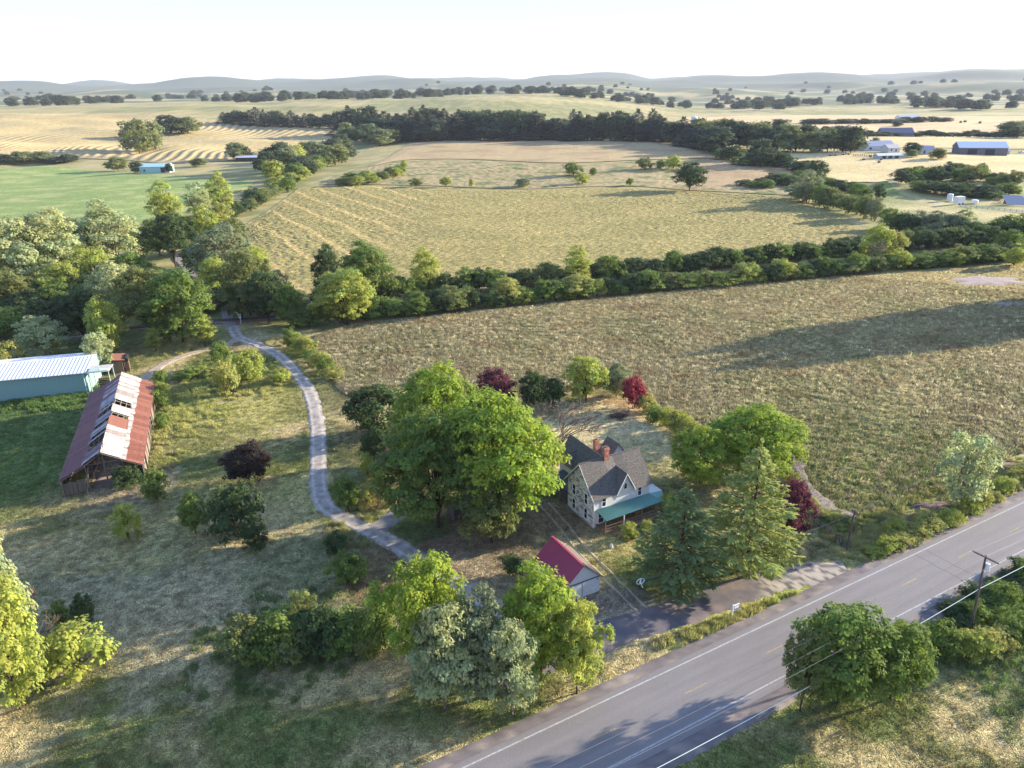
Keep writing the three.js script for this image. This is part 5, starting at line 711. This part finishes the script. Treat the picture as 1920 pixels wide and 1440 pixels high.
// ---------------------------------------------------------------- sheds by the maples
{
  const s = thing('tin_shed', 'low shed with grey-blue tin and dark red roof left of the maples', 'shed', at(748, 878), 0.55);
  part('wall', box(4.6, 1.9, 3.2, 0.6, 0.95, -1.2), M(lin(0.62, 0.52, 0.42), { map: T.wood }), s); part('tin_roof', slab([[-3.0, 1.7, 0.6], [-1.2, 2.5, 0.9], [-1.2, 2.6, -3.2], [-3.0, 1.75, -3.2]], 0.05), M(lin(0.30, 0.33, 0.40), { map: T.galv }), s); part('red_roof', slab([[-1.2, 2.55, -0.9], [3.2, 2.4, -0.9], [3.2, 2.9, -3.4], [-1.2, 3.0, -3.4]], 0.06), M(lin(0.17, 0.07, 0.075), { map: T.rust }), s); part('awning', slab([[-0.9, 2.0, 1.2], [3.2, 1.9, 1.2], [3.2, 2.4, -0.95], [-0.9, 2.5, -0.95]], 0.06), M(lin(0.50, 0.36, 0.24), { map: T.wood }), s);
  part('post', box(0.12, 2.0, 0.12, -0.85, 1, 1.1), trimWhite, s); part('post', box(0.12, 1.9, 0.12, 3.1, 0.95, 1.1), trimWhite, s);
  tag(struct('white_plank', box(1.5, 0.12, 0.4, 0, 0, 0), trimWhite), 'white board lying by the tin shed', 'plank'); const pl = scene.children[scene.children.length - 1]; delete pl.userData.kind; pl.position.copy(at(724, 882)).add(V3(0, 0.2, 0)); pl.rotation.y = -0.5;
  const g = thing('grey_shed', 'little grey shed half hidden under the olive round tree', 'shed', at(866, 972), TH);
  part('wall', box(2.6, 2.3, 2.4, 0, 1.15, -1), M(lin(0.26, 0.27, 0.29), { map: T.wood }), g); part('roof', box(3.0, 0.1, 2.9, 0, 2.4, -1), M(lin(0.30, 0.34, 0.38), { map: T.galv }), g).rotation.x = 0.1; part('door', box(0.8, 1.8, 0.05, 0.3, 0.95, 0.23), M(lin(0.15, 0.14, 0.14)), g);
}
// ---------------------------------------------------------------- poles, wires, signs, fence, railway
const poleWood = M(lin(0.40, 0.35, 0.31), { map: T.bark }), metal = M(lin(0.55, 0.56, 0.57), { roughness: 0.4, metalness: 0.3 }), wireM = M(lin(0.24, 0.24, 0.24), { roughness: 0.5 });
function pole(name, label, p, h, lean, arm, tr) {
  const o = thing(name, label, 'utility pole', p, 0); o.rotation.z = lean; const inner = o;
  part('shaft', bar(V3(0, -0.3, 0), V3(0, h, 0), 0.17, 0.11, 10), poleWood, inner);
  if (arm) { const a = part('crossarm', box(arm, 0.15, 0.13, 0, h - 0.25, 0), poleWood, inner); a.rotation.y = TH - Math.PI / 2; for (const s of [-0.46, -0.1, 0.46]) part('insulator', new THREE.CylinderGeometry(0.04, 0.06, 0.16, 8).translate(s * arm, h - 0.1, 0), metal, a); }
  if (tr) part('transformer', mergeGeometries([new THREE.CylinderGeometry(0.26, 0.26, 0.9, 14).translate(0.36, h - 1.5, 0.1), new THREE.CylinderGeometry(0.05, 0.05, 0.25, 6).translate(0.36, h - 0.95, 0.1)]), M(lin(0.72, 0.74, 0.76), { roughness: 0.4 }), inner);
  return o;
}
const pA = at(1818, 1190); pole('utility_pole', 'tall wooden utility pole with crossarm and white transformer below the highway', pA, 11.2, 0.05, 2.9, true);
const pB = at(1588, 1030); pole('utility_pole', 'short dark pole at the corner of the grey fence', pB, 6.4, -0.02, 1.1, false);
function wire(label, a, b, sag, rad = 0.014, mat = wireM, cat = 'wire') {
  const c = new THREE.CatmullRomCurve3(Array.from({ length: 13 }, (_, i) => { const t = i / 12; return a.clone().lerp(b, t).add(V3(0, -sag * 4 * t * (1 - t), 0)); }));
  const m = new THREE.Mesh(new THREE.TubeGeometry(c, 60, rad, 5), mat); m.name = numbered('power_wire'); m.castShadow = true; scene.add(m); tag(m, label, cat); return m;
}
{ const top = pA.clone().add(V3(-0.56, 11.1, 0)), far = V3(rdir.x, 0, rdir.z), off = [[-1.2, 0, 'upper power wire over the highway'], [0.1, 0.1, 'middle power wire over the highway'], [1.25, 0, 'lower power wire along the highway edge']];
  for (const [s, y, l] of off) { const p = top.clone().addScaledVector(rn, s).add(V3(0, y, 0)); wire(l + ', right of the pole', p, p.clone().addScaledVector(far, 60).add(V3(0, -0.5, 0)), 0.7); wire(l + ', left of the pole', p, p.clone().addScaledVector(far, -65), 0.9); }
  const m = pA.clone().add(V3(-0.3, 6.6, 0)); wire('thick pale cable running right of the tall pole', m, m.clone().addScaledVector(far, 60), 0.5, 0.035, M(lin(0.62, 0.72, 0.66))); wire('thick pale cable running left of the tall pole', m, m.clone().addScaledVector(far, -65), 0.8, 0.035, M(lin(0.62, 0.72, 0.66)));
  const t = pB.clone().add(V3(0, 6.1, 0)); wire('service wire from the short pole to the porch', t, V3(20.5, 4.9, -97.5), 0.5, 0.02); wire('service wire from the short pole towards the old road', t.clone().add(V3(0, -0.3, 0)), at(1198, 1138).add(V3(0, 4.2, 0)), 0.9, 0.022); wire('service wire from the short pole along the verge', t, at(1850, 880).add(V3(0, 6, 0)), 0.8, 0.02);
}
{ const h = thing('wire_coil', 'white loop of cable hanging over the wheel tracks', 'cable coil', at(1198, 1138).add(V3(0, 3.9, 0))); part('coil', new THREE.TorusGeometry(0.55, 0.05, 6, 22).scale(1, 0.7, 1).rotateY(0.4), trimWhite, h); part('coil', new THREE.TorusGeometry(0.42, 0.04, 6, 22).scale(1, 0.7, 1).rotateY(1.2), trimWhite, h); part('tail', bar(V3(0.1, -0.3, 0), V3(0.3, -0.9, 0.1), 0.05), trimWhite, h); }
{ const s = thing('sign_post', 'white real-estate post with a hanging sign on the verge', 'sign', at(1372, 1160), TH); part('post', box(0.14, 2.1, 0.14, 0, 1.05, 0), trimWhite, s); part('arm', box(1.15, 0.12, 0.12, 0.45, 1.9, 0), trimWhite, s); const b = part('sign_board', box(0.75, 0.62, 0.04, 0.6, 1.42, 0), M(lin(0.16, 0.24, 0.42)), s); part('sign_face', box(0.70, 0.30, 0.02, 0.6, 1.54, 0.025), trimWhite, b); }
{ const s = thing('crossing_sign', 'white railway crossing post beside the farm track', 'sign', at(452, 608), 0); part('post', box(0.14, 2.6, 0.14, 0, 1.3, 0), trimWhite, s); part('sign_board', box(0.62, 0.8, 0.05, 0, 2.2, 0.1), trimWhite, s); const x = part('crossbuck', box(1.1, 0.2, 0.04, 0, 2.95, 0.1), trimWhite, s); x.rotation.z = 0; part('symbol', box(0.28, 0.22, 0.02, 0, 2.32, 0.14), M(lin(0.05, 0.06, 0.12)), s); part('symbol', box(0.5, 0.1, 0.02, 0, 2.95, 0.13), M(lin(0.08, 0.05, 0.1)), s); }
{ const s = thing('white_stump', 'small pale stone marker in the sunlit grass below the porch', 'marker', at(1146, 1026)); part('stone', new THREE.DodecahedronGeometry(0.3, 1).scale(0.8, 1.1, 0.8).translate(0, 0.28, 0), M(lin(0.62, 0.58, 0.5)), s); part('base', new THREE.CylinderGeometry(0.3, 0.36, 0.16, 9).translate(0, 0.08, 0), M(lin(0.5, 0.46, 0.4)), s); }
{ // grey rail fence, corner by the short pole
  const a = at(1506, 968), b = at(1588, 1032), f = thing('rail_fence', 'weathered grey rail fence from the purple plum to the short pole', 'fence', V3(a.x, 0, a.z)), d = b.clone().sub(a), n = 8, r = rng(5), grey = M(lin(0.33, 0.31, 0.29), { map: T.wood });
  for (let i = 0; i <= n; i++) { const p = d.clone().multiplyScalar(i / n); part('post', box(0.12, 1.35, 0.12, p.x, 0.65, p.z), grey, f).rotation.z = 0; }
  for (let i = 0; i < n; i++) for (const y of [0.45, 0.8, 1.15]) { const p = d.clone().multiplyScalar(i / n), q = d.clone().multiplyScalar((i + 1) / n); part('rail', bar(V3(p.x, y + (r() - 0.5) * 0.08, p.z), V3(q.x, y + (r() - 0.5) * 0.08, q.z), 0.055, 0.05, 5), grey, f); }
  for (let i = 0; i < 7; i++) { const p = d.clone().multiplyScalar(0.8 + 0.03 * i); part('leaning_slat', bar(V3(p.x + 0.1, 0, p.z + 0.2), V3(p.x + (r() - 0.5) * 0.5, 1.6, p.z - 0.1), 0.04, 0.03, 4), grey, f); }
}
{ const rail = M(lin(0.12, 0.09, 0.08), { roughness: 0.6, metalness: 0.3 });
  for (const off of [-0.75, 0.75]) { const g = sheet(3, 700, (u, v) => { const p = railLine(v), d = railLine(Math.min(1, v + 0.003)).sub(railLine(Math.max(0, v - 0.003))).setY(0).normalize(), s = off + [-0.06, -0.05, 0.05, 0.06][Math.round(u * 3)], x = p.x - d.z * s, z = p.z + d.x * s; return [x, land(x, z) + (u < 0.1 || u > 0.9 ? 0.2 : 0.4), z]; }, () => [1, 1, 1]); part('rail', g, rail, ballast); }
  const sleeperGeo = box(2.4, 0.16, 0.24), sl = M(lin(0.13, 0.10, 0.085), { map: T.wood }); for (const [t0, t1] of [[0.05, 0.24]]) for (let k = 0, n = 130; k < n; k++) { const t = lerp(t0, t1, k / n), p = railLine(t), d = railLine(t + 0.003).sub(railLine(t - 0.003)); const m = part('sleeper', sleeperGeo, sl, ballast); m.position.set(p.x, land(p.x, p.z) + 0.22, p.z); m.rotation.y = Math.atan2(d.x, d.z); }
}
// ---------------------------------------------------------------- far farms
function farShed(name, label, px, py, w, d, e, r, turn, wall, roof, o = {}) {
  const p = at(px, py), O = thing(name, label, o.cat ?? 'barn', p, turn), wm = M(lin(...wall)), rm = M(lin(...roof), { roughness: 0.55 });
  part('front_wall', slab([[-w / 2, -1, 0], [w / 2, -1, 0], [w / 2, e, 0], [-w / 2, e, 0]], 0.15), wm, O); part('back_wall', slab([[w / 2, -1, -d], [-w / 2, -1, -d], [-w / 2, e, -d], [w / 2, e, -d]], 0.15), wm, O);
  for (const s of [-1, 1]) part('gable_wall', mergeGeometries([slab(s > 0 ? [[w / 2, -1, -0.16], [w / 2, -1, -d + 0.16], [w / 2, e, -d + 0.16], [w / 2, e, -0.16]] : [[-w / 2, -1, -d + 0.16], [-w / 2, -1, -0.16], [-w / 2, e, -0.16], [-w / 2, e, -d + 0.16]], 0.15), slab(s > 0 ? [[w / 2, e, 0], [w / 2, e, -d], [w / 2, r, -d / 2]] : [[-w / 2, e, -d], [-w / 2, e, 0], [-w / 2, r, -d / 2]], 0.15)]), o.gable ? M(lin(...o.gable)) : wm, O);
  const v = 0.5, y = e - 0.15; part('roof', slab([[-w / 2 - v, y, v], [w / 2 + v, y, v], [w / 2 + v, r + 0.15, -d / 2], [-w / 2 - v, r + 0.15, -d / 2]], 0.14), rm, O); part('roof', slab([[w / 2 + v, y, -d - v], [-w / 2 - v, y, -d - v], [-w / 2 - v, r + 0.152, -d / 2], [w / 2 + v, r + 0.152, -d / 2]], 0.14), rm, O);
  const dm = M(lin(0.05, 0.05, 0.055)); for (const [x, yy, ww, hh] of o.open ?? [[0, 1.2, 1.2, 2.4]]) part(hh > 1.6 ? 'door' : 'window', box(ww, hh, 0.1, x, yy, 0.06), dm, O);
  return O;
}
farShed('turquoise_barn', 'small turquoise metal barn above the green field', 290, 324, 24, 12, 5, 7, 0.05, [0.36, 0.58, 0.56], [0.42, 0.66, 0.64], { open: [[7, 2, 3.5, 4], [-8, 2, 1.4, 1.4]] });
farShed('open_shelter', 'low dark shelter with a thin white roof beside the pale round tree', 468, 302, 26, 9, 3.4, 4.6, 0.02, [0.05, 0.05, 0.06], [0.55, 0.56, 0.6], { cat: 'shelter', open: [[-6, 1.3, 6, 2.4], [5, 1.3, 6, 2.4]] });
farShed('far_barn', 'big far barn with pale roof and dark open front', 1842, 291, 36, 22, 6, 10, -0.28, [0.16, 0.15, 0.17], [0.62, 0.68, 0.74], { gable: [0.11, 0.11, 0.14], open: [[-8, 2.4, 7, 4.6], [5, 2.4, 7, 4.6]] });
farShed('far_lean_to', 'grey lean-to at the right end of the big far barn', 1880, 290, 10, 9, 3, 4.4, -0.28, [0.45, 0.46, 0.48], [0.5, 0.52, 0.55], { cat: 'shed' });
farShed('far_farmhouse', 'far farmhouse with a long blue-grey roof among trees', 1648, 282, 28, 15, 3.6, 7.5, 0.1, [0.62, 0.64, 0.66], [0.34, 0.38, 0.46], { cat: 'house', open: [[-8, 1.8, 2, 1.5], [2, 1.2, 1.4, 2.4], [8, 1.8, 2, 1.5]] });
farShed('far_cottage', 'white far cottage right of the blue-grey farmhouse', 1676, 285, 12, 9, 3.4, 6, 0.3, [0.75, 0.74, 0.73], [0.45, 0.42, 0.42], { cat: 'house', open: [[-3, 1.8, 1.4, 1.4], [2, 1.2, 1.2, 2.2]] });
farShed('far_cabin', 'pale gabled cabin right of the dark round tree', 1733, 288, 12, 9, 3.2, 6, -0.5, [0.66, 0.64, 0.62], [0.40, 0.40, 0.44], { cat: 'house' });
farShed('stable', 'long white roofed stable in the pale pasture', 1669, 298, 20, 7, 2.8, 4, 0.02, [0.42, 0.44, 0.5], [0.75, 0.76, 0.78], { open: [[-5, 1.2, 3, 2.2], [0, 1.2, 3, 2.2], [5, 1.2, 3, 2.2]] });
farShed('garden_shed', 'small shed with a pale blue roof in the dark hedge', 1480, 314, 8, 6, 2.6, 5, 0.4, [0.50, 0.48, 0.50], [0.52, 0.54, 0.62], { cat: 'shed' });
farShed('red_barn', 'dark red barn far off on the pale upland', 1351, 243, 28, 14, 5, 9, 0.0, [0.30, 0.11, 0.10], [0.20, 0.16, 0.17]);
farShed('upland_farm', 'long blue-grey roofed barn behind the grove', 1572, 247, 34, 14, 3.4, 6, 0.12, [0.62, 0.63, 0.66], [0.22, 0.24, 0.32]);
farShed('hedge_barn', 'dark slanted roof barn in the far hedge', 1683, 256, 36, 14, 4, 9, 0.0, [0.14, 0.14, 0.18], [0.13, 0.13, 0.18]);
farShed('hedge_house', 'small tan house at the end of the slanted barn', 1702, 256, 10, 9, 4, 7, 0.2, [0.55, 0.48, 0.38], [0.38, 0.30, 0.24], { cat: 'house' });
farShed('white_farm', 'white distant farm buildings near the top edge', 1706, 228, 34, 16, 6, 10, 0.1, [0.78, 0.78, 0.78], [0.55, 0.56, 0.6], { cat: 'house' });
{ const s = thing('silo', 'white silo rising behind the far wood', 'silo', at(1300, 248)); part('tower', new THREE.CylinderGeometry(4, 4, 17, 20).translate(0, 8.5, 0), M(lin(0.66, 0.66, 0.68)), s); part('dome', new THREE.SphereGeometry(4, 20, 8, 0, 6.284, 0, 1.571).scale(1, 0.6, 1).translate(0, 17, 0), M(lin(0.74, 0.74, 0.75)), s); }
{ const s = thing('collapsed_barn', 'collapsed barn with a tilted tin roof at the right edge', 'barn', at(1892, 384), -0.25); const tin = M(lin(0.36, 0.36, 0.38), { roughness: 0.8 }); part('roof', slab([[-2, 0.6, 3], [9, 0.3, 2.2], [6, 4.4, -3], [-3.5, 4.8, -2.5]], 0.12), tin, s); part('roof', slab([[6.4, 0.4, 4], [15, 0.2, 3], [14, 2.2, -2], [7, 2.8, -1.8]], 0.12), tin, s); for (let i = 0; i < 9; i++) { const p = part('fallen_plank', bar(V3(-9 + i * 0.9, 0.2, 1 - i * 0.3), V3(-5 + i * 0.5, 2.6 - (i % 3) * 0.7, -2 + (i % 4)), 0.13, 0.1, 5), M(lin(0.26, 0.22, 0.22)), s); } part('wall', box(6, 2.2, 0.2, 1, 1.1, -2.4), M(lin(0.22, 0.19, 0.18)), s); }
for (const [x, y, w, h, l] of [[1780, 377, 3.0, 3.4, 'white tank left of the white trailer'], [1827, 381, 3.6, 1.4, 'low white trough right of the white trailer']]) { const t = thing('water_tank', l, 'tank', at(x, y)); part('body', new THREE.CylinderGeometry(w / 2, w / 2, h, 16).translate(0, h / 2 + 0.2, 0), trimWhite, t); part('lid', new THREE.CylinderGeometry(w / 3, w / 2.1, 0.3, 16).translate(0, h + 0.3, 0), trimWhite, t); }
{ const t = thing('stock_trailer', 'white box trailer on wheels at the paddock fence', 'trailer', at(1797, 384), 0.3); part('box', box(4.4, 3.6, 3, 0, 2.5, 0), trimWhite, t); for (const x of [-1.2, 1.2]) { const w = part('wheel', new THREE.CylinderGeometry(0.55, 0.55, 0.3, 14).rotateX(Math.PI / 2).translate(x, 0.55, 1.5), M(lin(0.03, 0.03, 0.03)), t); } part('ramp', box(3.2, 0.15, 1.2, 3.2, 0.7, 0), M(lin(0.3, 0.3, 0.32)), t); }
{ const a = at(1800, 388), b = at(1950, 402), f = thing('paddock_fence', 'pale board fence along the mown paddock', 'fence', V3(a.x, a.y, a.z)), d = b.clone().sub(a), n = 14, pm = M(lin(0.48, 0.52, 0.52)); for (let i = 0; i <= n; i++) { const p = d.clone().multiplyScalar(i / n); part('post', box(0.2, 1.6, 0.2, p.x, p.y + 0.7, p.z), pm, f); } for (let i = 0; i < n; i++) for (const y of [0.4, 0.8, 1.2]) { const p = d.clone().multiplyScalar(i / n), q = d.clone().multiplyScalar((i + 1) / n); part('rail', bar(V3(p.x, p.y + y, p.z), V3(q.x, q.y + y, q.z), 0.1, 0.1, 4), pm, f); } }
function car(label, px, py, turn, col) { const o = thing('parked_car', label, 'car', at(px, py), turn, 'far parked cars'); const sh = new THREE.Shape([[-2.2, 0.4], [2.2, 0.4], [2.2, 0.9], [1.2, 1.0], [0.6, 1.5], [-1.3, 1.5], [-2.0, 1.0], [-2.2, 0.9]].map((p) => new THREE.Vector2(...p))); part('body', new THREE.ExtrudeGeometry(sh, { depth: 1.7, bevelEnabled: true, bevelSize: 0.06, bevelThickness: 0.06, bevelSegments: 1 }).translate(0, 0, -0.85), M(lin(...col), { roughness: 0.3 }), o); part('window', box(1.6, 0.4, 1.86, -0.35, 1.22, 0), pane, o); for (const [x, z] of [[-1.4, 0.85], [1.4, 0.85], [-1.4, -0.85], [1.4, -0.85]]) part('wheel', new THREE.CylinderGeometry(0.36, 0.36, 0.2, 12).rotateX(Math.PI / 2).translate(x, 0.36, z), M(lin(0.02, 0.02, 0.02)), o); o.scale.setScalar(1.15); }
car('white car parked below the grove', 1526, 284, 0.3, [0.75, 0.75, 0.76]); car('silver car right of the white one below the grove', 1537, 284, 0.2, [0.5, 0.52, 0.55]); car('white vehicle parked at the far big barn', 1914, 287, 0.1, [0.72, 0.72, 0.74]);
for (const [x, y, l] of [[1560, 293, 'left heap of farm machinery in the pale pasture'], [1585, 291, 'right heap of farm machinery in the pale pasture']]) { const o = thing('farm_machine', l, 'machinery', at(x, y), 0.2, 'farm machinery'); part('frame', mergeGeometries([box(7, 0.5, 1.6, 0, 1.0, 0), bar(V3(-3, 1, 0), V3(-1, 2.6, 0), 0.2), bar(V3(1, 1, 0), V3(3, 2.2, 0.4), 0.2)]), M(lin(0.30, 0.24, 0.24)), o); part('hopper', new THREE.CylinderGeometry(1.3, 0.5, 1.5, 8).translate(0.3, 2.1, 0), M(lin(0.42, 0.38, 0.38)), o); for (const k of [-2.4, 2.4]) part('wheel', new THREE.CylinderGeometry(0.7, 0.7, 0.4, 12).rotateX(Math.PI / 2).translate(k, 0.7, 0.9), M(lin(0.04, 0.04, 0.04)), o); }
{ const bale = new THREE.CylinderGeometry(0.9, 0.9, 1.5, 14).rotateZ(Math.PI / 2).translate(0, 0.85, 0), bm = M(lin(0.13, 0.11, 0.09)); [[1619, 301], [1652, 301], [1648, 306], [1632, 295], [1801, 231], [1809, 230], [1837, 232]].forEach(([x, y], i) => { const o = thing('hay_bale', ordinal(i) + (i < 4 ? ' dark round bale in the pale pasture' : ' dark round bale on the far field'), 'hay bale', at(x, y), i, 'dark round bales'); part('bale', bale, bm, o); part('net_wrap', new THREE.TorusGeometry(0.9, 0.02, 4, 14).rotateY(Math.PI / 2).translate(0, 0.85, 0), bm, o); if (i > 3) o.scale.setScalar(2); }); }
{ const o = thing('marker_post', 'white post standing below the grove', 'post', at(1484, 287)); part('shaft', box(0.7, 3.6, 0.5, 0, 1.8, 0), trimWhite, o); part('cap', box(1.5, 0.9, 0.8, 0.2, 3.6, 0), trimWhite, o); }
{ const a = at(1600, 293), b = at(1650, 294), f = thing('corral_fence', 'dark post fence across the pale pasture', 'fence', V3(a.x, a.y, a.z)), d = b.clone().sub(a); for (let i = 0; i <= 12; i++) { const p = d.clone().multiplyScalar(i / 12); part('post', box(0.4, 1.8, 0.4, p.x, p.y + 0.8, p.z), poleWood, f); } for (let i = 0; i < 12; i++) { const p = d.clone().multiplyScalar(i / 12), q = d.clone().multiplyScalar((i + 1) / 12); part('rail', bar(V3(p.x, p.y + 1.2, p.z), V3(q.x, q.y + 1.2, q.z), 0.12, 0.12, 4), poleWood, f); } }
// ---------------------------------------------------------------- grass: tufts that nobody could count
function tuft(seed, n, h, spread, w) {
  const r = rng(seed), p = [], idx = [];
  for (let i = 0; i < n; i++) { const a = r() * 6.28, d = spread * Math.sqrt(r()), x = Math.cos(a) * d, z = Math.sin(a) * d, b = r() * 6.28, l = h * (0.55 + 0.6 * r()), lx = (r() - 0.5) * 1.1 * l + x * 0.5, lz = (r() - 0.5) * 1.1 * l + z * 0.5, k = p.length / 3, cx = Math.cos(b) * w, cz = Math.sin(b) * w; p.push(x - cx, -0.05, z - cz, x + cx, -0.05, z + cz, x + lx * 0.5 + cx * 0.6, l * 0.65, z + lz * 0.5 + cz * 0.6, x + lx, l, z + lz); idx.push(k, k + 1, k + 2, k, k + 2, k + 3); }
  const g = new THREE.BufferGeometry(); g.setAttribute('position', new THREE.Float32BufferAttribute(p, 3)); g.setIndex(idx); g.computeVertexNormals(); return g;
}
const bladeMat = new THREE.MeshPhysicalMaterial({ color: 0xffffff, roughness: 1, specularIntensity: 0.2, transmission: 0.3, thickness: 0, side: THREE.DoubleSide });
function sow(name, geo, count, where) {
  const m = new THREE.InstancedMesh(geo, bladeMat, count), q = new THREE.Object3D(), c = new THREE.Color(); m.name = name; m.userData.kind = 'stuff'; m.castShadow = m.receiveShadow = true; let k = 0;
  for (let i = 0; i < count * 3 && k < count; i++) { const s = where(i); if (!s) continue; q.position.set(s.x, s.y, s.z); q.rotation.set(s.tx ?? 0, s.turn, s.tz ?? 0); q.scale.set(s.s, s.s * (s.sy ?? 1), s.s); q.updateMatrix(); m.setMatrixAt(k, q.matrix); c.setRGB(...s.c); m.setColorAt(k++, c); }
  m.count = k; scene.add(m); return m;
}
const roadSide = (x, z) => (x - RA.x) * rn.x + (z - RA.z) * rn.z;   // below -2.6 is beyond the far shoulder, above 10.2 the near side
{ const r = rng(401); sow('meadow_grass', tuft(1, 9, 0.5, 0.34, 0.035), 150000, () => { const u = r(), v = Math.pow(r(), 1.35), [x, y, z] = meadow.f(u, v); if (Math.hypot(x, z) > 270) return null; const c = meadowTint(x, z), k = (0.6 + 0.9 * r()) * (1 + 0.4 * nz(x / 1.6, z / 1.1)); return { x, y: y - 0.05, z, turn: r() * 6.28, tz: 0.5 * (0.4 + nz(x / 8, z / 8)), tx: 0.4 * nz2(x / 8, z / 8), s: 0.7 + 0.7 * r(), sy: 0.8, c: [c[0] * k, c[1] * k, c[2] * k] }; }); }
// the drives and tracks, so that nothing grows on them
const bareLines = [[[436, 612], [447, 632], [480, 645], [520, 665], [553, 697], [580, 735], [594, 790], [597, 850], [597, 905], [607, 945], [640, 970], [690, 994], [740, 1020], [790, 1052], [860, 1100], [950, 1150], [1040, 1185], [1120, 1192]], [[900, 1290], [1110, 1200], [1300, 1138], [1460, 1086], [1590, 1072]], [[452, 634], [370, 660], [285, 698]], [[212, 862], [203, 912]], [[700, 992], [735, 972], [778, 925]]].map((m) => { const l = line(m), o = []; for (let i = 0; i <= 60; i++) o.push(l(i / 60)); return o; });
const worn = (x, z) => bareLines.some((o, i) => o.some((p) => (p.x - x) ** 2 + (p.z - z) ** 2 < [1.7, 3.2, 1.6, 2.6, 1.9][i] ** 2));
{ const r = rng(402); sow('pasture_grass', tuft(2, 9, 0.26, 0.3, 0.03), 190000, () => { const x = lerp(-112, 70, r()), z = lerp(-44, -185, r()), s = roadSide(x, z); if (s > -2.8 && s < 10.4) return null; if (worn(x, z)) return null; const c = yardTint(x, z), k = 0.85 + 0.6 * r(), dry = c[0] > 0.36 ? 0.55 : 1; if (r() > (0.55 + 0.6 * nz(x / 7, z / 7)) * dry + 0.25) return null; return { x, y: land(x, z) + 0.02, z, turn: r() * 6.28, s: (0.6 + 0.7 * r()) * dry, c: [c[0] * k, c[1] * k, c[2] * k] }; }); }
{ const r = rng(403), spots = [[430, 700, 11], [330, 790, 9], [350, 730, 9], [470, 720, 8], [1430, 1145, 7], [1640, 1010, 7], [1740, 985, 8], [1850, 940, 8], [570, 700, 5], [610, 690, 5], [700, 930, 5], [650, 1000, 4], [1540, 985, 5], [30, 752, 6, 1], [80, 752, 6, 1], [125, 750, 6, 1], [1330, 1185, 6], [285, 870, 5], [1900, 905, 7], [520, 1200, 9, 1], [520, 640, 4], [340, 650, 6], [1850, 1150, 14, 1], [1900, 1090, 9, 1]].map(([x, y, d, g]) => { const p = at(x, y); return [p.x, p.z, d, g]; });
  sow('tall_weeds', tuft(3, 12, 0.8, 0.42, 0.045), 30000, () => { const [cx, cz, d, g] = spots[Math.floor(r() * spots.length)], a = r() * 6.28, q = d * Math.sqrt(r()) * 1.25, x = cx + Math.cos(a) * q, z = cz + Math.sin(a) * q, s = roadSide(x, z); if (s > -2.2 && s < 10.4) return null; if (worn(x, z)) return null; if (nz(x / 4, z / 4) + 0.6 * nz2(x / 1.3, z / 1.3) < -0.15 + 1.1 * (q / d - 0.55)) return null; const c = mixc(yardTint(x, z), g ? [0.10, 0.17, 0.045] : [0.36, 0.36, 0.12], g ? 0.85 : 0.4), k = 1.0 + 0.6 * r(); return { x, y: land(x, z), z, turn: r() * 6.28, s: 0.4 + 0.6 * r(), c: [c[0] * k, c[1] * k, c[2] * k] }; }); }
renderer.render(scene, camera);
